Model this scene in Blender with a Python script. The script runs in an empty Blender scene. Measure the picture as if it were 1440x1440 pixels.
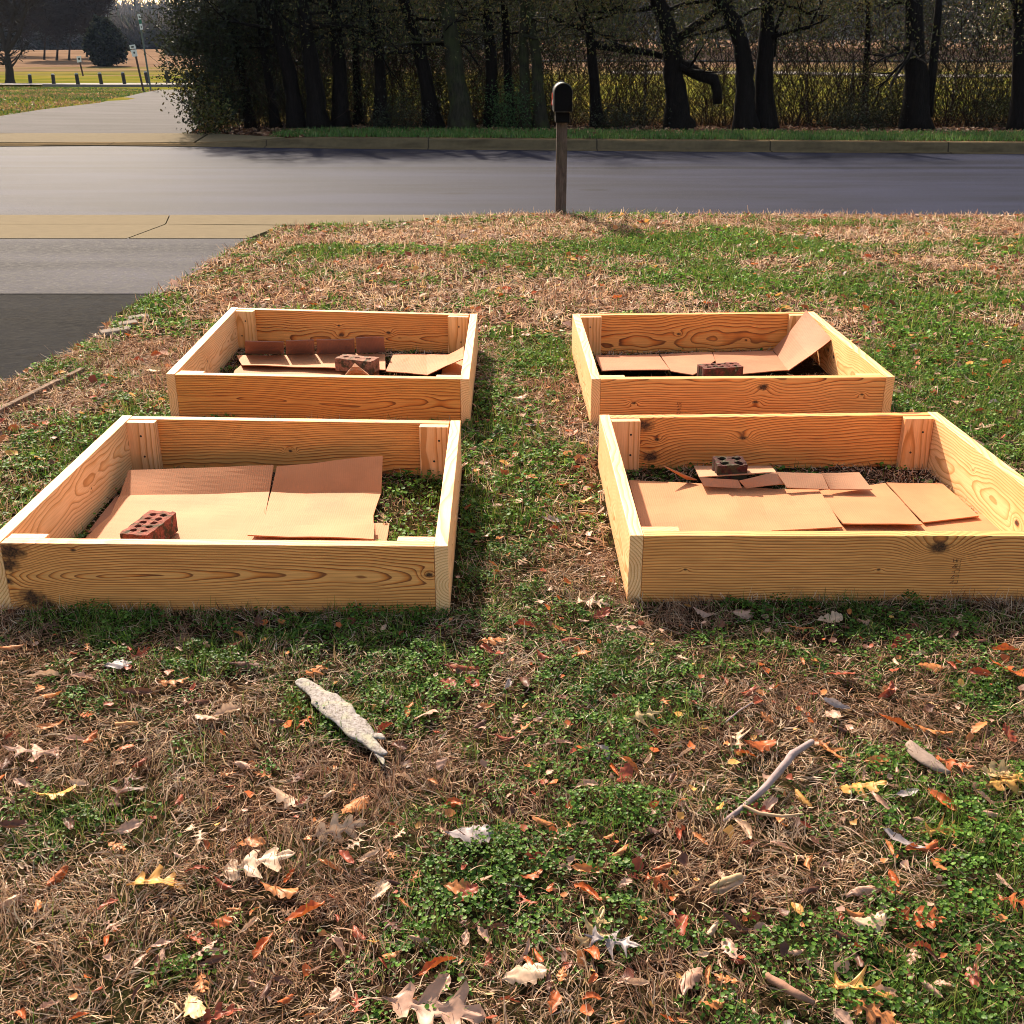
import bpy, bmesh, math, random
import numpy as np
from mathutils import Vector, Matrix
random.seed(7)
RNG = np.random.default_rng(11)
R = math.radians
sc = bpy.context.scene
col = sc.collection

# ------------------------------------------------------------------ camera
F, YH, H = 1560.0, 81.0, 1.445          # focal (px of 1440), horizon line, eye height
PITCH = math.atan((720-YH)/F); CP, SP = math.cos(PITCH), math.sin(PITCH)
def ray(px, py):
    u = (px-720)/F; v = (py-720)/F
    return np.array([u, CP-v*SP, -SP-v*CP])
def at(px, py, z=0.0):
    d = ray(px, py); t = (z-H)/d[2]
    return np.array([t*d[0], t*d[1], z])
def atY(px, py, Y):
    d = ray(px, py); t = Y/d[1]
    return np.array([t*d[0], Y, H+t*d[2]])
cam = bpy.data.cameras.new('camera'); co = bpy.data.objects.new('camera', cam); col.objects.link(co)
cam.sensor_width = 36; cam.lens = 36*F/1440; cam.clip_end = 4000; cam.clip_start = .05
co.location = (0, 0, H); co.rotation_euler = (math.pi/2-PITCH, 0, 0)
sc.camera = co

# ------------------------------------------------------------------ noise in numpy
def vnoise(x, y, s, seed):
    x = np.asarray(x, float)*s+1000.3; y = np.asarray(y, float)*s+1000.7
    xi = np.floor(x).astype(np.int64); yi = np.floor(y).astype(np.int64); fx = x-xi; fy = y-yi
    fx = fx*fx*(3-2*fx); fy = fy*fy*(3-2*fy)
    def h(a, b):
        n = (a*73856093) ^ (b*19349663) ^ (seed*83492791)
        n = (n ^ (n >> 13))*1274126177 & 0x7fffffff
        return ((n ^ (n >> 16)) & 0xffff)/65535.0
    return (h(xi, yi)*(1-fx)+h(xi+1, yi)*fx)*(1-fy)+(h(xi, yi+1)*(1-fx)+h(xi+1, yi+1)*fx)*fy
def fbm(x, y, s, seed, o=4):
    a = 0; w = 1; t = 0
    for k in range(o):
        a = a+w*vnoise(x, y, s*2**k, seed+k*17); t += w; w *= .55
    return a/t
def sm(a, b, x):
    t = np.clip((np.asarray(x, float)-a)/(b-a), 0, 1); return t*t*(3-2*t)

# ------------------------------------------------------------------ linking helpers
def tag(o, label=None, cat=None, group=None, kind=None):
    if label: o['label'] = label
    if cat: o['category'] = cat
    if group: o['group'] = group
    if kind: o['kind'] = kind
    return o
def empty(name, loc=(0, 0, 0), rz=0.0, **k):
    o = bpy.data.objects.new(name, None); o.empty_display_size = .1; o.location = loc
    o.rotation_euler = (0, 0, rz); col.objects.link(o); return tag(o, **k)
def link(name, me, m, parent=None):
    if m: me.materials.append(m)
    o = bpy.data.objects.new(name, me); col.objects.link(o)
    if parent: o.parent = parent
    return o
def npmesh(name, V, Fs, m, cols=None, parent=None, smooth=False):
    """Fs: list of int arrays (n,k), one per face size"""
    me = bpy.data.meshes.new(name)
    V = np.asarray(V, np.float32)
    if not (isinstance(Fs, list) and isinstance(Fs[0], np.ndarray)): Fs = [Fs]
    Fs = [np.asarray(f, np.int32) for f in Fs if len(f)]
    me.vertices.add(len(V)); me.vertices.foreach_set('co', V.ravel())
    loops = np.concatenate([f.ravel() for f in Fs])
    sizes = np.concatenate([np.full(len(f), f.shape[1], np.int32) for f in Fs])
    starts = np.concatenate([[0], np.cumsum(sizes)[:-1]]).astype(np.int32)
    me.loops.add(len(loops)); me.loops.foreach_set('vertex_index', loops)
    me.polygons.add(len(sizes)); me.polygons.foreach_set('loop_start', starts)
    me.polygons.foreach_set('loop_total', sizes)
    if smooth: me.polygons.foreach_set('use_smooth', np.ones(len(sizes), bool))
    me.update(calc_edges=True)
    if cols is not None:
        a = me.color_attributes.new('tint', 'FLOAT_COLOR', 'POINT')
        c = np.ones((len(V), 4), np.float32); c[:, :3] = cols
        a.data.foreach_set('color', c.ravel())
    return link(name, me, m, parent)
class MB:
    def __init__(s): s.v = []; s.f = []; s.c = []; s.cur = (1, 1, 1)
    def add(s, vs, fs, c=None):
        b = len(s.v); s.v += [tuple(map(float, v)) for v in vs]; s.f += [tuple(i+b for i in f) for f in fs]
        s.c += [c or s.cur]*len(vs)
    def box(s, lo, hi, M=None):
        x0, y0, z0 = lo; x1, y1, z1 = hi
        vs = [(x0,y0,z0),(x1,y0,z0),(x1,y1,z0),(x0,y1,z0),(x0,y0,z1),(x1,y0,z1),(x1,y1,z1),(x0,y1,z1)]
        if M is not None: vs = [M @ Vector(v) for v in vs]
        s.add(vs, [(0,3,2,1),(4,5,6,7),(0,1,5,4),(1,2,6,5),(2,3,7,6),(3,0,4,7)])
    def tube(s, pts, rad, n=6, c=None, cap=True, rough=0.0):
        pts = [Vector(p) for p in pts]; b = []
        up = Vector((.3, .9, .1)).normalized()
        for i, p in enumerate(pts):
            t = (pts[min(i+1, len(pts)-1)]-pts[max(i-1, 0)]).normalized()
            u = t.cross(up); u = u.normalized() if u.length > 1e-4 else Vector((1, 0, 0)); w = t.cross(u)
            r = rad[i] if hasattr(rad, '__len__') else rad
            for k in range(n):
                a = 2*math.pi*k/n; q = r*(1+rough*random.uniform(-1, 1))
                b.append(p+u*(q*math.cos(a))+w*(q*math.sin(a)))
        fs = [(i*n+k, i*n+(k+1) % n, (i+1)*n+(k+1) % n, (i+1)*n+k) for i in range(len(pts)-1) for k in range(n)]
        if cap: fs += [tuple(range(n))[::-1], tuple((len(pts)-1)*n+k for k in range(n))]
        s.add(b, fs, c)
    def build(s, name, m, parent=None, smooth=False, bevel=0):
        me = bpy.data.meshes.new(name); me.from_pydata(s.v, [], s.f); me.update()
        a = me.color_attributes.new('tint', 'FLOAT_COLOR', 'POINT')
        a.data.foreach_set('color', np.array([(c[0], c[1], c[2], 1) for c in s.c], np.float32).ravel())
        if smooth: me.polygons.foreach_set('use_smooth', np.ones(len(me.polygons), bool))
        o = link(name, me, m, parent)
        if bevel:
            b = o.modifiers.new('bevel', 'BEVEL'); b.width = bevel; b.segments = 2; b.limit_method = 'ANGLE'
        return o

# ------------------------------------------------------------------ materials
class N:
    def __init__(s, name):
        s.m = bpy.data.materials.new(name); s.m.use_nodes = True; s.t = s.m.node_tree
        s.t.nodes.clear(); s.out = s.n('ShaderNodeOutputMaterial')
    def n(s, ty, **k):
        o = s.t.nodes.new(ty)
        for a, b in k.items(): setattr(o, a, b)
        return o
    def l(s, a, b): s.t.links.new(a, b)
    def put(s, sock, v):
        if isinstance(v, bpy.types.NodeSocket): s.l(v, sock)
        elif v is not None: sock.default_value = v
    def math(s, op, a, b=None, c=None, clamp=False):
        o = s.n('ShaderNodeMath', operation=op, use_clamp=clamp)
        for i, v in enumerate((a, b, c)): s.put(o.inputs[i], v)
        return o.outputs[0]
    def coords(s, kind='Object'): return s.n('ShaderNodeTexCoord').outputs[kind]
    def map(s, v, sc_=(1, 1, 1), loc=(0, 0, 0)):
        o = s.n('ShaderNodeMapping'); s.l(v, o.inputs[0]); o.inputs['Scale'].default_value = sc_; o.inputs['Location'].default_value = loc
        return o.outputs[0]
    def noise(s, v, scale, detail=4, rough=.55, dist=0):
        o = s.n('ShaderNodeTexNoise'); s.l(v, o.inputs['Vector']); o.inputs['Scale'].default_value = scale
        o.inputs['Detail'].default_value = detail; o.inputs['Roughness'].default_value = rough; o.inputs['Distortion'].default_value = dist
        return o.outputs['Fac']
    def ramp(s, f, st):
        o = s.n('ShaderNodeValToRGB'); s.l(f, o.inputs[0]); e = o.color_ramp.elements
        while len(e) < len(st): e.new(.5)
        for q, (p, c) in zip(e, st):
            q.position = p; q.color = (c, c, c, 1) if isinstance(c, (int, float)) else (*c, 1)
        return o.outputs[0]
    def mix(s, f, a, b, mode='MIX'):
        o = s.n('ShaderNodeMix', data_type='RGBA', blend_type=mode); s.put(o.inputs[0], f)
        for i, v in ((6, a), (7, b)):
            if isinstance(v, tuple): v = (*v, 1)
            s.put(o.inputs[i], v)
        return o.outputs[2]
    def bump(s, h, st=.4, dist=.01):
        o = s.n('ShaderNodeBump'); s.l(h, o.inputs['Height']); o.inputs['Strength'].default_value = st; o.inputs['Distance'].default_value = dist
        return o.outputs[0]
    def surf(s, c, rough=.7, spec=.3, metal=0, normal=None, extra=None):
        o = s.n('ShaderNodeBsdfPrincipled')
        s.put(o.inputs['Base Color'], (*c, 1) if isinstance(c, tuple) else c)
        s.put(o.inputs['Roughness'], rough); o.inputs['Specular IOR Level'].default_value = spec
        o.inputs['Metallic'].default_value = metal
        if normal is not None: s.l(normal, o.inputs['Normal'])
        s.l(o.outputs[0], s.out.inputs[0]); return s.m

def m_plain(name, c, rough=.7, spec=.3, metal=0, var=.25, scale=30, bump=.2):
    n = N(name); v = n.coords(); f = n.noise(v, scale, 5)
    cc = n.mix(f, tuple(x*(1-var) for x in c), tuple(min(1, x*(1+var)) for x in c))
    return n.surf(cc, rough, spec, metal, n.bump(f, bump, .004))
def m_plant(name, trans=.3, spec=.03, mul=(1, 1, 1)):
    n = N(name); a = n.n('ShaderNodeAttribute', attribute_name='tint')
    c = n.mix(1.0, a.outputs['Color'], mul, 'MULTIPLY')
    d = n.n('ShaderNodeBsdfDiffuse'); n.l(c, d.inputs[0]); t = n.n('ShaderNodeBsdfTranslucent'); n.l(c, t.inputs[0])
    x = n.n('ShaderNodeMixShader'); x.inputs[0].default_value = trans; n.l(d.outputs[0], x.inputs[1]); n.l(t.outputs[0], x.inputs[2])
    g = n.n('ShaderNodeBsdfGlossy'); g.inputs['Roughness'].default_value = .45; g.inputs[0].default_value = (1, 1, 1, 1)
    y = n.n('ShaderNodeMixShader'); y.inputs[0].default_value = spec; n.l(x.outputs[0], y.inputs[1]); n.l(g.outputs[0], y.inputs[2])
    n.l(y.outputs[0], n.out.inputs[0]); return n.m

def m_wood(name, knots=(), seed=0, vertical=False, tone=(1, 1, 1), pith=(.05, .02), freq=115, slope=.03, wig=.05, blot=(), soft=False):
    """lumber: rings round a pith that runs along the board's local X (or Z); knots = (x, z, radius, ring push)"""
    n = N(name); v = n.coords()
    sp = n.n('ShaderNodeSeparateXYZ'); n.l(v, sp.inputs[0]); X, Y, Z = sp.outputs
    if vertical: X, Z = Z, X
    cb = n.n('ShaderNodeCombineXYZ'); n.l(X, cb.inputs[0]); n.l(Y, cb.inputs[1]); n.l(Z, cb.inputs[2]); v = cb.outputs[0]
    lo = n.noise(n.map(v, (1.6, 1, 2.2), (seed*3.1, seed, seed*.7)), 1.0, 2, .5)
    lo2 = n.noise(n.map(v, (3.2, 2, 5), (seed, seed*1.7, 4)), 1.0, 2, .5)
    wz = n.math('MULTIPLY', n.math('SUBTRACT', lo, .5), wig*2)
    wy = n.math('MULTIPLY', n.math('SUBTRACT', lo2, .5), wig*1.2)
    yy = n.math('ADD', n.math('ADD', n.math('ADD', Y, pith[0]), wy), n.math('MULTIPLY', X, slope))
    zz = n.math('ADD', n.math('ADD', Z, pith[1]), wz)
    r = n.math('SQRT', n.math('ADD', n.math('MULTIPLY', yy, yy), n.math('MULTIPLY', zz, zz)))
    ph = n.math('MULTIPLY', r, freq)
    fine = n.noise(n.map(v, (5, 60, 60), (seed, 0, 0)), 1.0, 3)
    ph = n.math('ADD', ph, n.math('MULTIPLY', fine, .35))
    kmask = None
    for (kx, kz, kr, push) in knots:
        dx = n.math('MULTIPLY', n.math('SUBTRACT', X, kx), .62); dz = n.math('SUBTRACT', Z, kz)
        d2 = n.math('ADD', n.math('MULTIPLY', dx, dx), n.math('MULTIPLY', dz, dz))
        g = n.math('EXPONENT', n.math('MULTIPLY', d2, -1/(2.2*kr)**2))
        ph = n.math('ADD', ph, n.math('MULTIPLY', g, push))
        dd = n.math('ADD', n.math('SQRT', d2), n.math('MULTIPLY', n.math('SUBTRACT', n.noise(v, 70, 4), .5), kr*1.3))
        mk = n.n('ShaderNodeMapRange'); n.l(dd, mk.inputs[0]); mk.inputs[1].default_value = kr*1.15; mk.inputs[2].default_value = kr*.45
        kmask = mk.outputs[0] if kmask is None else n.math('MAXIMUM', kmask, mk.outputs[0])
    fr = n.math('FRACT', ph)
    T = tone
    A = (.90*T[0], .41*T[1], .125*T[2]); B = (.74*T[0], .215*T[1], .036*T[2]); D = (.16*T[0], .038*T[1], .010*T[2])
    if soft: D = (.50*T[0], .22*T[1], .065*T[2]); B = (.78*T[0], .40*T[1], .15*T[2]); A = (.92*T[0], .55*T[1], .27*T[2])  # soft: weaker grain, and the side boards' sunlit paleness put into the colour
    c = n.ramp(fr, [(0, A), (.45, A), (.72, B), (.88, D), (.95, D), (1, A)])
    flat = n.noise(n.map(v, (2.5, 2, 9), (seed, 3, 1)), 1.0, 3)
    c = n.mix(n.ramp(flat, [(.4, 0), (.75, .35)]), c, A)
    fib = n.noise(n.map(v, (9, 330, 330), (seed, 0, 0)), 1.0, 3, .6)
    c = n.mix(n.ramp(fib, [(.3, .42), (.62, 0)]), c, D)
    blotn = n.noise(n.map(v, (2.2, 3, 6), (seed*2, 5, 9)), 1.0, 4, .6)
    c = n.mix(n.ramp(blotn, [(.42, 0), (.75, .38)]), c, (.52*T[0], .20*T[1], .05*T[2]))
    if kmask is not None:
        kn = n.ramp(n.noise(n.map(v, (1, 1, 1)), 190, 3), [(.35, (.030, .014, .008)), (.7, (.17, .065, .022))])
        c = n.mix(kmask, c, kn)
    bl = n.bump(n.math('ADD', n.math('MULTIPLY', fib, .6), n.math('MULTIPLY', fr, -.25)), .35, .0012)
    return n.surf(c, n.ramp(fib, [(.3, .55), (.7, .72)]), .3, 0, bl)

def m_cardboard(name, c=(.49, .205, .090)):
    n = N(name); v = n.coords()
    big = n.noise(v, 5, 4); fine = n.noise(v, 240, 3)
    flute = n.n('ShaderNodeTexWave', wave_type='BANDS', bands_direction='X'); n.l(v, flute.inputs['Vector']); flute.inputs['Scale'].default_value = 42; flute.inputs['Distortion'].default_value = .6
    cc = n.mix(n.ramp(big, [(.3, 0), (.7, 1)]), tuple(x*.82 for x in c), tuple(x*1.08 for x in c))
    cc = n.mix(n.math('MULTIPLY', fine, .25), cc, tuple(x*.6 for x in c))
    st = n.noise(v, 2.3, 5, .65)
    cc = n.mix(n.ramp(st, [(.56, 0), (.72, .45)]), cc, tuple(x*.5 for x in c))
    return n.surf(cc, .75, .2, 0, n.bump(n.math('ADD', n.math('MULTIPLY', flute.outputs['Fac'], .25), n.math('MULTIPLY', big, .8)), .25, .004))

def m_asphalt(name, c, tan=.0, stripes=(), rough=.55, scale=1.0, spec=.08, cracks=0):
    n = N(name); v = n.coords(); sp = n.n('ShaderNodeSeparateXYZ'); n.l(v, sp.inputs[0])
    grit = n.noise(v, 150*scale, 3, .7); big = n.noise(n.map(v, (.25, 1.2, 1)), 1.2, 5, .6); vo = n.n('ShaderNodeTexVoronoi'); n.l(v, vo.inputs['Vector']); vo.inputs['Scale'].default_value = 95*scale
    cc = n.mix(n.ramp(grit, [(.3, 0), (.7, 1)]), tuple(x*.25 for x in c), tuple(x*2.1 for x in c))
    cc = n.mix(n.ramp(vo.outputs['Distance'], [(.0, .55), (.25, 0)]), cc, tuple(x*3.5+.002 for x in c))
    cc = n.mix(n.ramp(big, [(.35, 0), (.65, .75)]), cc, tuple(x*.35 for x in c))
    if cracks:
        cr = n.n('ShaderNodeTexVoronoi', feature='DISTANCE_TO_EDGE'); cr.inputs['Scale'].default_value = .9
        wv = n.n('ShaderNodeVectorMath', operation='ADD'); n.l(v, wv.inputs[0]); nz = n.n('ShaderNodeTexNoise'); n.l(v, nz.inputs['Vector']); nz.inputs['Scale'].default_value = 2.5; n.l(nz.outputs['Color'], wv.inputs[1]); n.l(wv.outputs[0], cr.inputs['Vector'])
        cc = n.mix(n.ramp(cr.outputs['Distance'], [(.004, cracks), (.022, 0)]), cc, (.006, .005, .005))
    for (x0, y0, rx, ry, k) in stripes:      # seams and stains that lie in the road
        dx = n.math('DIVIDE', n.math('SUBTRACT', sp.outputs[0], x0), rx); dy = n.math('DIVIDE', n.math('SUBTRACT', sp.outputs[1], y0), ry)
        d = n.math('ADD', n.math('ADD', n.math('MULTIPLY', dx, dx), n.math('MULTIPLY', dy, dy)), n.math('MULTIPLY', n.math('SUBTRACT', n.noise(n.map(v, (.6, 3, 1)), 3, 4), .5), 1.4))
        cc = n.mix(n.ramp(d, [(.2, k), (1.0, 0)]), cc, tuple(x*.35 for x in c))
    return n.surf(cc, n.ramp(grit, [(.3, rough), (.7, min(1, rough+.2))]), spec, 0, n.bump(n.math('ADD', grit, n.math('MULTIPLY', vo.outputs['Distance'], -.5)), .5, .006))

def m_bark(name, c, moss=0.0, scale=1.0):
    n = N(name); v = n.coords(); f = n.noise(n.map(v, (22*scale, 22*scale, 5*scale)), 1, 6, .65, .6)
    cc = n.ramp(f, [(.3, tuple(x*.45 for x in c)), (.55, c), (.75, tuple(x*1.7 for x in c))])
    if moss: cc = n.mix(n.ramp(n.noise(v, 3.5, 4), [(.45, 0), (.65, moss)]), cc, (.045, .055, .018))
    return n.surf(cc, .9, .1, 0, n.bump(f, .8, .02))

M_dead = m_plant('dead grass', .30, .012)
M_green = m_plant('green blades', .38, .015)
M_clover = m_plant('clover', .34, .012)
M_leaf = m_plant('dry leaf', .22, .02)
M_fol = m_plant('foliage', .22, .02)
M_card = m_cardboard('cardboard'); M_card2 = m_cardboard('brown cardboard', (.30, .13, .07))
M_conc = m_plain('concrete', (.120, .092, .053), .95, .05, 0, .22, 9, .15)
M_metal_dark = m_plain('black painted metal', (.004, .0035, .004), .7, .05, 0, .2, 40, .05)
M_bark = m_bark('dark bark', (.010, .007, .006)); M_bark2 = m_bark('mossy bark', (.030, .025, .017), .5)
M_twig = m_plain('twig bark', (.030, .019, .015), .9, .03)

# ------------------------------------------------------------------ lie of the land
# driveway edge (x as a function of y) and the front edge of the lawn (y as a function of x)
_edge = sorted([tuple(at(px, py)[:2]) for px, py in [(392,319),(360,330),(322,348),(290,368),(262,386),(228,407),(190,424),(165,446),(128,474),(90,497),(45,517),(0,537),(-60,560),(-300,640)]], key=lambda p: p[1])
EY = np.array([p[1] for p in _edge]); EX = np.array([p[0] for p in _edge])
_fr = [tuple(at(px, py)[:2]) for px, py in [(392,319),(450,316),(520,314),(580,311),(650,303),(720,300),(1440,302),(1700,302)]]
FX = np.array([p[0] for p in _fr]); FY = np.array([p[1] for p in _fr])
def lawn_left(y): return np.interp(y, EY, EX)
def lawn_far(x): return np.interp(x, FX, FY)
ROADZ = -.10
_cf = [(-400,207),(0,205.5),(140,204.5),(300,206),(480,208.5),(960,212.5),(1440,216),(1900,219)]
_c = [tuple(at(px, py, ROADZ)[:2]) for px, py in _cf]; CX = np.array([p[0] for p in _c]); CY = np.array([p[1] for p in _c])
def curb_y(x): return np.interp(x, CX, CY)
def gz(x, y):
    x = np.asarray(x, float); y = np.asarray(y, float)
    inl = (x > lawn_left(y)-.02)
    near = np.where(inl, .010*(fbm(x, y, 2.1, 5, 3)-.5)*2, -.06)
    yl = np.where(x > FX[0], lawn_far(x), 9.75)
    near = near*(1-sm(yl-.15, yl+.1, y))
    d = np.where(y > yl-.1, -.16*sm(yl-.1, yl+.12, y), near)
    cy = curb_y(x)
    farz = .07+.02*(fbm(x, y, .3, 9, 3)-.5)
    farz = np.where(x < -4, farz-.075*sm(-4, -6.5, x), farz)
    d = np.where(y > cy+.02, -.16+(farz+.16)*sm(cy+.02, cy+.3+1.9*sm(-4, -6.5, x), y), d)
    # far field rises to a low brown hill
    hill = sm(95, 235, y)*np.where(x < 0, 2.9, 4.3)*(.85+.3*fbm(x, y, .012, 3, 2))
    bank = .35*np.exp(-((x+20)/9.)**2-((y-36)/9.)**2)
    return d+hill+bank
_T = np.concatenate([np.linspace(1.2, 30, 3000), np.geomspace(30.01, 1500, 4000)])
def gnd(px, py):
    d = ray(px, py); x = d[0]*_T; y = d[1]*_T; z = H+d[2]*_T; g = gz(x, y)
    i = int(np.argmax(z <= g)) if (z <= g).any() else len(_T)-1
    return np.array([x[i], y[i], g[i]])

# ------------------------------------------------------------------ ground sheet
def ground():
    xs = np.unique(np.concatenate([np.linspace(-9, 9, 181), np.linspace(-60, -9, 60), np.linspace(9, 60, 60), np.linspace(-300, -60, 25), np.linspace(60, 300, 25), [-900, -600, 600, 900, -1600, 1600]]))
    ys = np.unique(np.concatenate([[-30, -12, -5, -2, 0], np.linspace(.5, 12.2, 160), np.linspace(12.2, 18.2, 8), np.linspace(18.2, 24, 60), np.linspace(24, 60, 40), np.linspace(60, 260, 50), [320, 450, 700, 1100, 2200]]))
    X, Y = np.meshgrid(xs, ys); Z = gz(X, Y)
    V = np.stack([X.ravel(), Y.ravel(), Z.ravel()], 1); nx = len(xs); ny = len(ys)
    i = np.arange(nx*ny).reshape(ny, nx)
    Fq = np.stack([i[:-1, :-1].ravel(), i[:-1, 1:].ravel(), i[1:, 1:].ravel(), i[1:, :-1].ravel()], 1)
    n = N('ground'); v = n.coords(); sp = n.n('ShaderNodeSeparateXYZ'); n.l(v, sp.inputs[0])
    f1 = n.noise(v, 60, 6, .7); f2 = n.noise(v, 2.2, 5, .6)
    near = n.ramp(f1, [(.3, (.010, .006, .004)), (.5, (.028, .016, .009)), (.72, (.09, .052, .028))])
    near = n.mix(n.ramp(f2, [(.42, 0), (.6, .5)]), near, (.030, .042, .012))
    g1 = n.noise(n.map(v, (.10, .20, 1)), 1, 6, .65); g2 = n.noise(n.map(v, (.02, .09, 1)), 1, 4, .6)
    far = n.ramp(g1, [(.3, (.042, .062, .009)), (.5, (.115, .11, .017)), (.68, (.20, .14, .035))])
    brown = n.ramp(g1, [(.3, (.11, .068, .042)), (.7, (.22, .14, .092))])
    bm = n.n('ShaderNodeMapRange'); n.l(n.math('ADD', sp.outputs[1], n.math('MULTIPLY', n.math('SUBTRACT', g2, .5), 130)), bm.inputs[0]); bm.inputs[1].default_value = 105; bm.inputs[2].default_value = 135
    far = n.mix(bm.outputs[0], far, brown)
    fm = n.n('ShaderNodeMapRange'); n.l(sp.outputs[1], fm.inputs[0]); fm.inputs[1].default_value = 26; fm.inputs[2].default_value = 34
    litter = n.ramp(f1, [(.35, (.022, .012, .008)), (.55, (.055, .028, .016)), (.7, (.15, .07, .035))])
    lm = n.n('ShaderNodeMapRange'); n.l(sp.outputs[1], lm.inputs[0]); lm.inputs[1].default_value = 18; lm.inputs[2].default_value = 20
    c = n.mix(lm.outputs[0], near, litter); c = n.mix(fm.outputs[0], c, far)
    m = n.surf(c, 1.0, .0, 0, n.bump(f1, .9, .02))
    tag(npmesh('ground', V, Fq, m, smooth=True), kind='structure')
ground()

def sheet(name, pts, m, z=None, kind='structure', thick=0, parent=None):
    """flat polygon; pts (x, y) or (x, y, z); with a thickness it is a slab"""
    P = [(p[0], p[1], p[2] if len(p) > 2 else z) for p in pts]
    bm = bmesh.new(); vs = [bm.verts.new(p) for p in P]; f = bm.faces.new(vs)
    if f.normal.z < 0 or True:
        f.normal_update()
        if f.normal.z < 0: f.normal_flip()
    if thick:
        r = bmesh.ops.extrude_face_region(bm, geom=[f]); 
        for q in r['geom']:
            if isinstance(q, bmesh.types.BMVert): q.co.z -= thick
        bmesh.ops.recalc_face_normals(bm, faces=bm.faces)
    else: bmesh.ops.triangulate(bm, faces=bm.faces)
    me = bpy.data.meshes.new(name); bm.to_mesh(me); bm.free()
    return tag(link(name, me, m, parent), kind=kind)

# road, gutter, aprons, drives
m_road = m_asphalt('road asphalt', (.013, .015, .032), stripes=[(0, at(720, 236, ROADZ)[1], 400, .22, .8), (at(640,272,ROADZ)[0], at(640,272,ROADZ)[1], .28, .13, .8), (at(835,267,ROADZ)[0], at(835,267,ROADZ)[1], .22, .16, .9), (at(1090,278,ROADZ)[0], at(1090,278,ROADZ)[1], .3, .08, .5)], rough=.62, spec=.04)
xs = np.linspace(-70, 70, 141)
yn = at(720, 301, ROADZ)[1]
V = []; 
for x in xs: V += [(x, yn-.35, ROADZ), (x, curb_y(x)+.05, ROADZ)]
npmesh('road', V, [(2*i, 2*i+2, 2*i+3, 2*i+1) for i in range(len(xs)-1)], m_road)['kind'] = 'structure'
# far gutter lip and curb, swept along the street; the curb drops at the opening of the far drive
def far_curb():
    xs = np.concatenate([np.linspace(-60, -9, 30), np.linspace(-9, 2, 60), np.linspace(2, 60, 60)])
    V = []; Fq = []
    for x in xs:
        y = curb_y(x); h = .03+.145*sm(-6.6, -3.2, x); w = .20
        pr_ = [(-.16, ROADZ+.004), (-.15, ROADZ+.018), (.0, ROADZ+.022), (.03, ROADZ+h-.02), (.05, ROADZ+h), (.05+w, ROADZ+h+.01), (.06+w, ROADZ-.1)]
        V += [(x, y+a, b) for a, b in pr_]
    k = 7
    for i in range(len(xs)-1):
        for j in range(k-1): Fq.append((i*k+j, (i+1)*k+j, (i+1)*k+j+1, i*k+j+1))
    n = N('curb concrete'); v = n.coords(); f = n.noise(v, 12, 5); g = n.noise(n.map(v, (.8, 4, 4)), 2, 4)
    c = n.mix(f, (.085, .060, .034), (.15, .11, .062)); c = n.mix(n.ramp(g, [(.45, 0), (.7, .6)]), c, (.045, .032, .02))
    br = n.n('ShaderNodeSeparateXYZ'); n.l(v, br.inputs[0])
    jt = n.math('LESS_THAN', n.math('ABSOLUTE', n.math('SUBTRACT', n.math('FRACT', n.math('DIVIDE', br.outputs[0], 3.05)), .5)), .004)
    c = n.mix(jt, c, (.04, .03, .02))
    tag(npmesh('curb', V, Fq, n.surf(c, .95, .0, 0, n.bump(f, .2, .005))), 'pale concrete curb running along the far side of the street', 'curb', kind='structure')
far_curb()
# near side: concrete gutter strip and driveway apron (two slabs with a cut joint), and a curb under the lawn edge
def P(px, py, z=0.0): return tuple(at(px, py, z))
j0 = [P(238, 302, -.085), P(232, 315, -.06), P(178, 335, -.015)]
g = .012
def slab(name, pts, m, th=.1): return sheet(name, pts, m, thick=th)
slab('gutter_strip', [P(-500, 315, -.06), P(232, 315, -.06), P(238, 302, -.085), P(-500, 302, -.085)], M_conc)
q = P(233.6, 315, -.06); r_ = P(239.6, 302, -.085)
slab('gutter_strip', [q, P(392, 316, -.05), P(520, 315, -.05), P(640, 305, -.06), P(700, 302, -.085), r_], M_conc)
slab('driveway_apron', [P(-500, 335, -.012), P(178, 335, -.012), P(231, 315.3, -.057), P(-500, 315.3, -.057)], M_conc)
slab('driveway_apron', [P(181, 335, -.012), P(348, 335, -.012), P(396, 317, -.05), P(233.5, 315.3, -.057)], M_conc)
mb = MB()
for i in range(28):
    x = -.35+i*.45; mb.box((x, lawn_far(x)+.03, -.22), (x+.445, lawn_far(x)+.17, -.035))
tag(mb.build('curb', M_conc, bevel=.01), 'concrete curb hidden behind the edge of the lawn', 'curb', kind='structure')
m_drive = m_asphalt('driveway asphalt', (.036, .034, .042), rough=.75, scale=.2, spec=.06)
m_drive_old = m_asphalt('old asphalt', (.0075, .0075, .009), rough=.85, scale=.2, spec=.03, cracks=.9)
lim = 0.0
pe = [(x+.02, y) for x, y in zip(EX, EY)]
yb = at(0, 412, -.012)[1]; ya = at(0, 334, -.012)[1]
def edge_pts(y0, y1, k=22): return [(float(lawn_left(y))+.05+.03*math.sin(y*9)+.02*random.uniform(-1, 1), float(y)) for y in np.linspace(y0, y1, k)]
sheet('driveway', [(-12, ya), (-12, yb)]+edge_pts(yb, ya), m_drive, z=-.016)
sheet('driveway', [(-12, yb+.03), (-12, 1.5)]+edge_pts(1.5, yb+.03, 40), m_drive_old, z=-.020)
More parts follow.
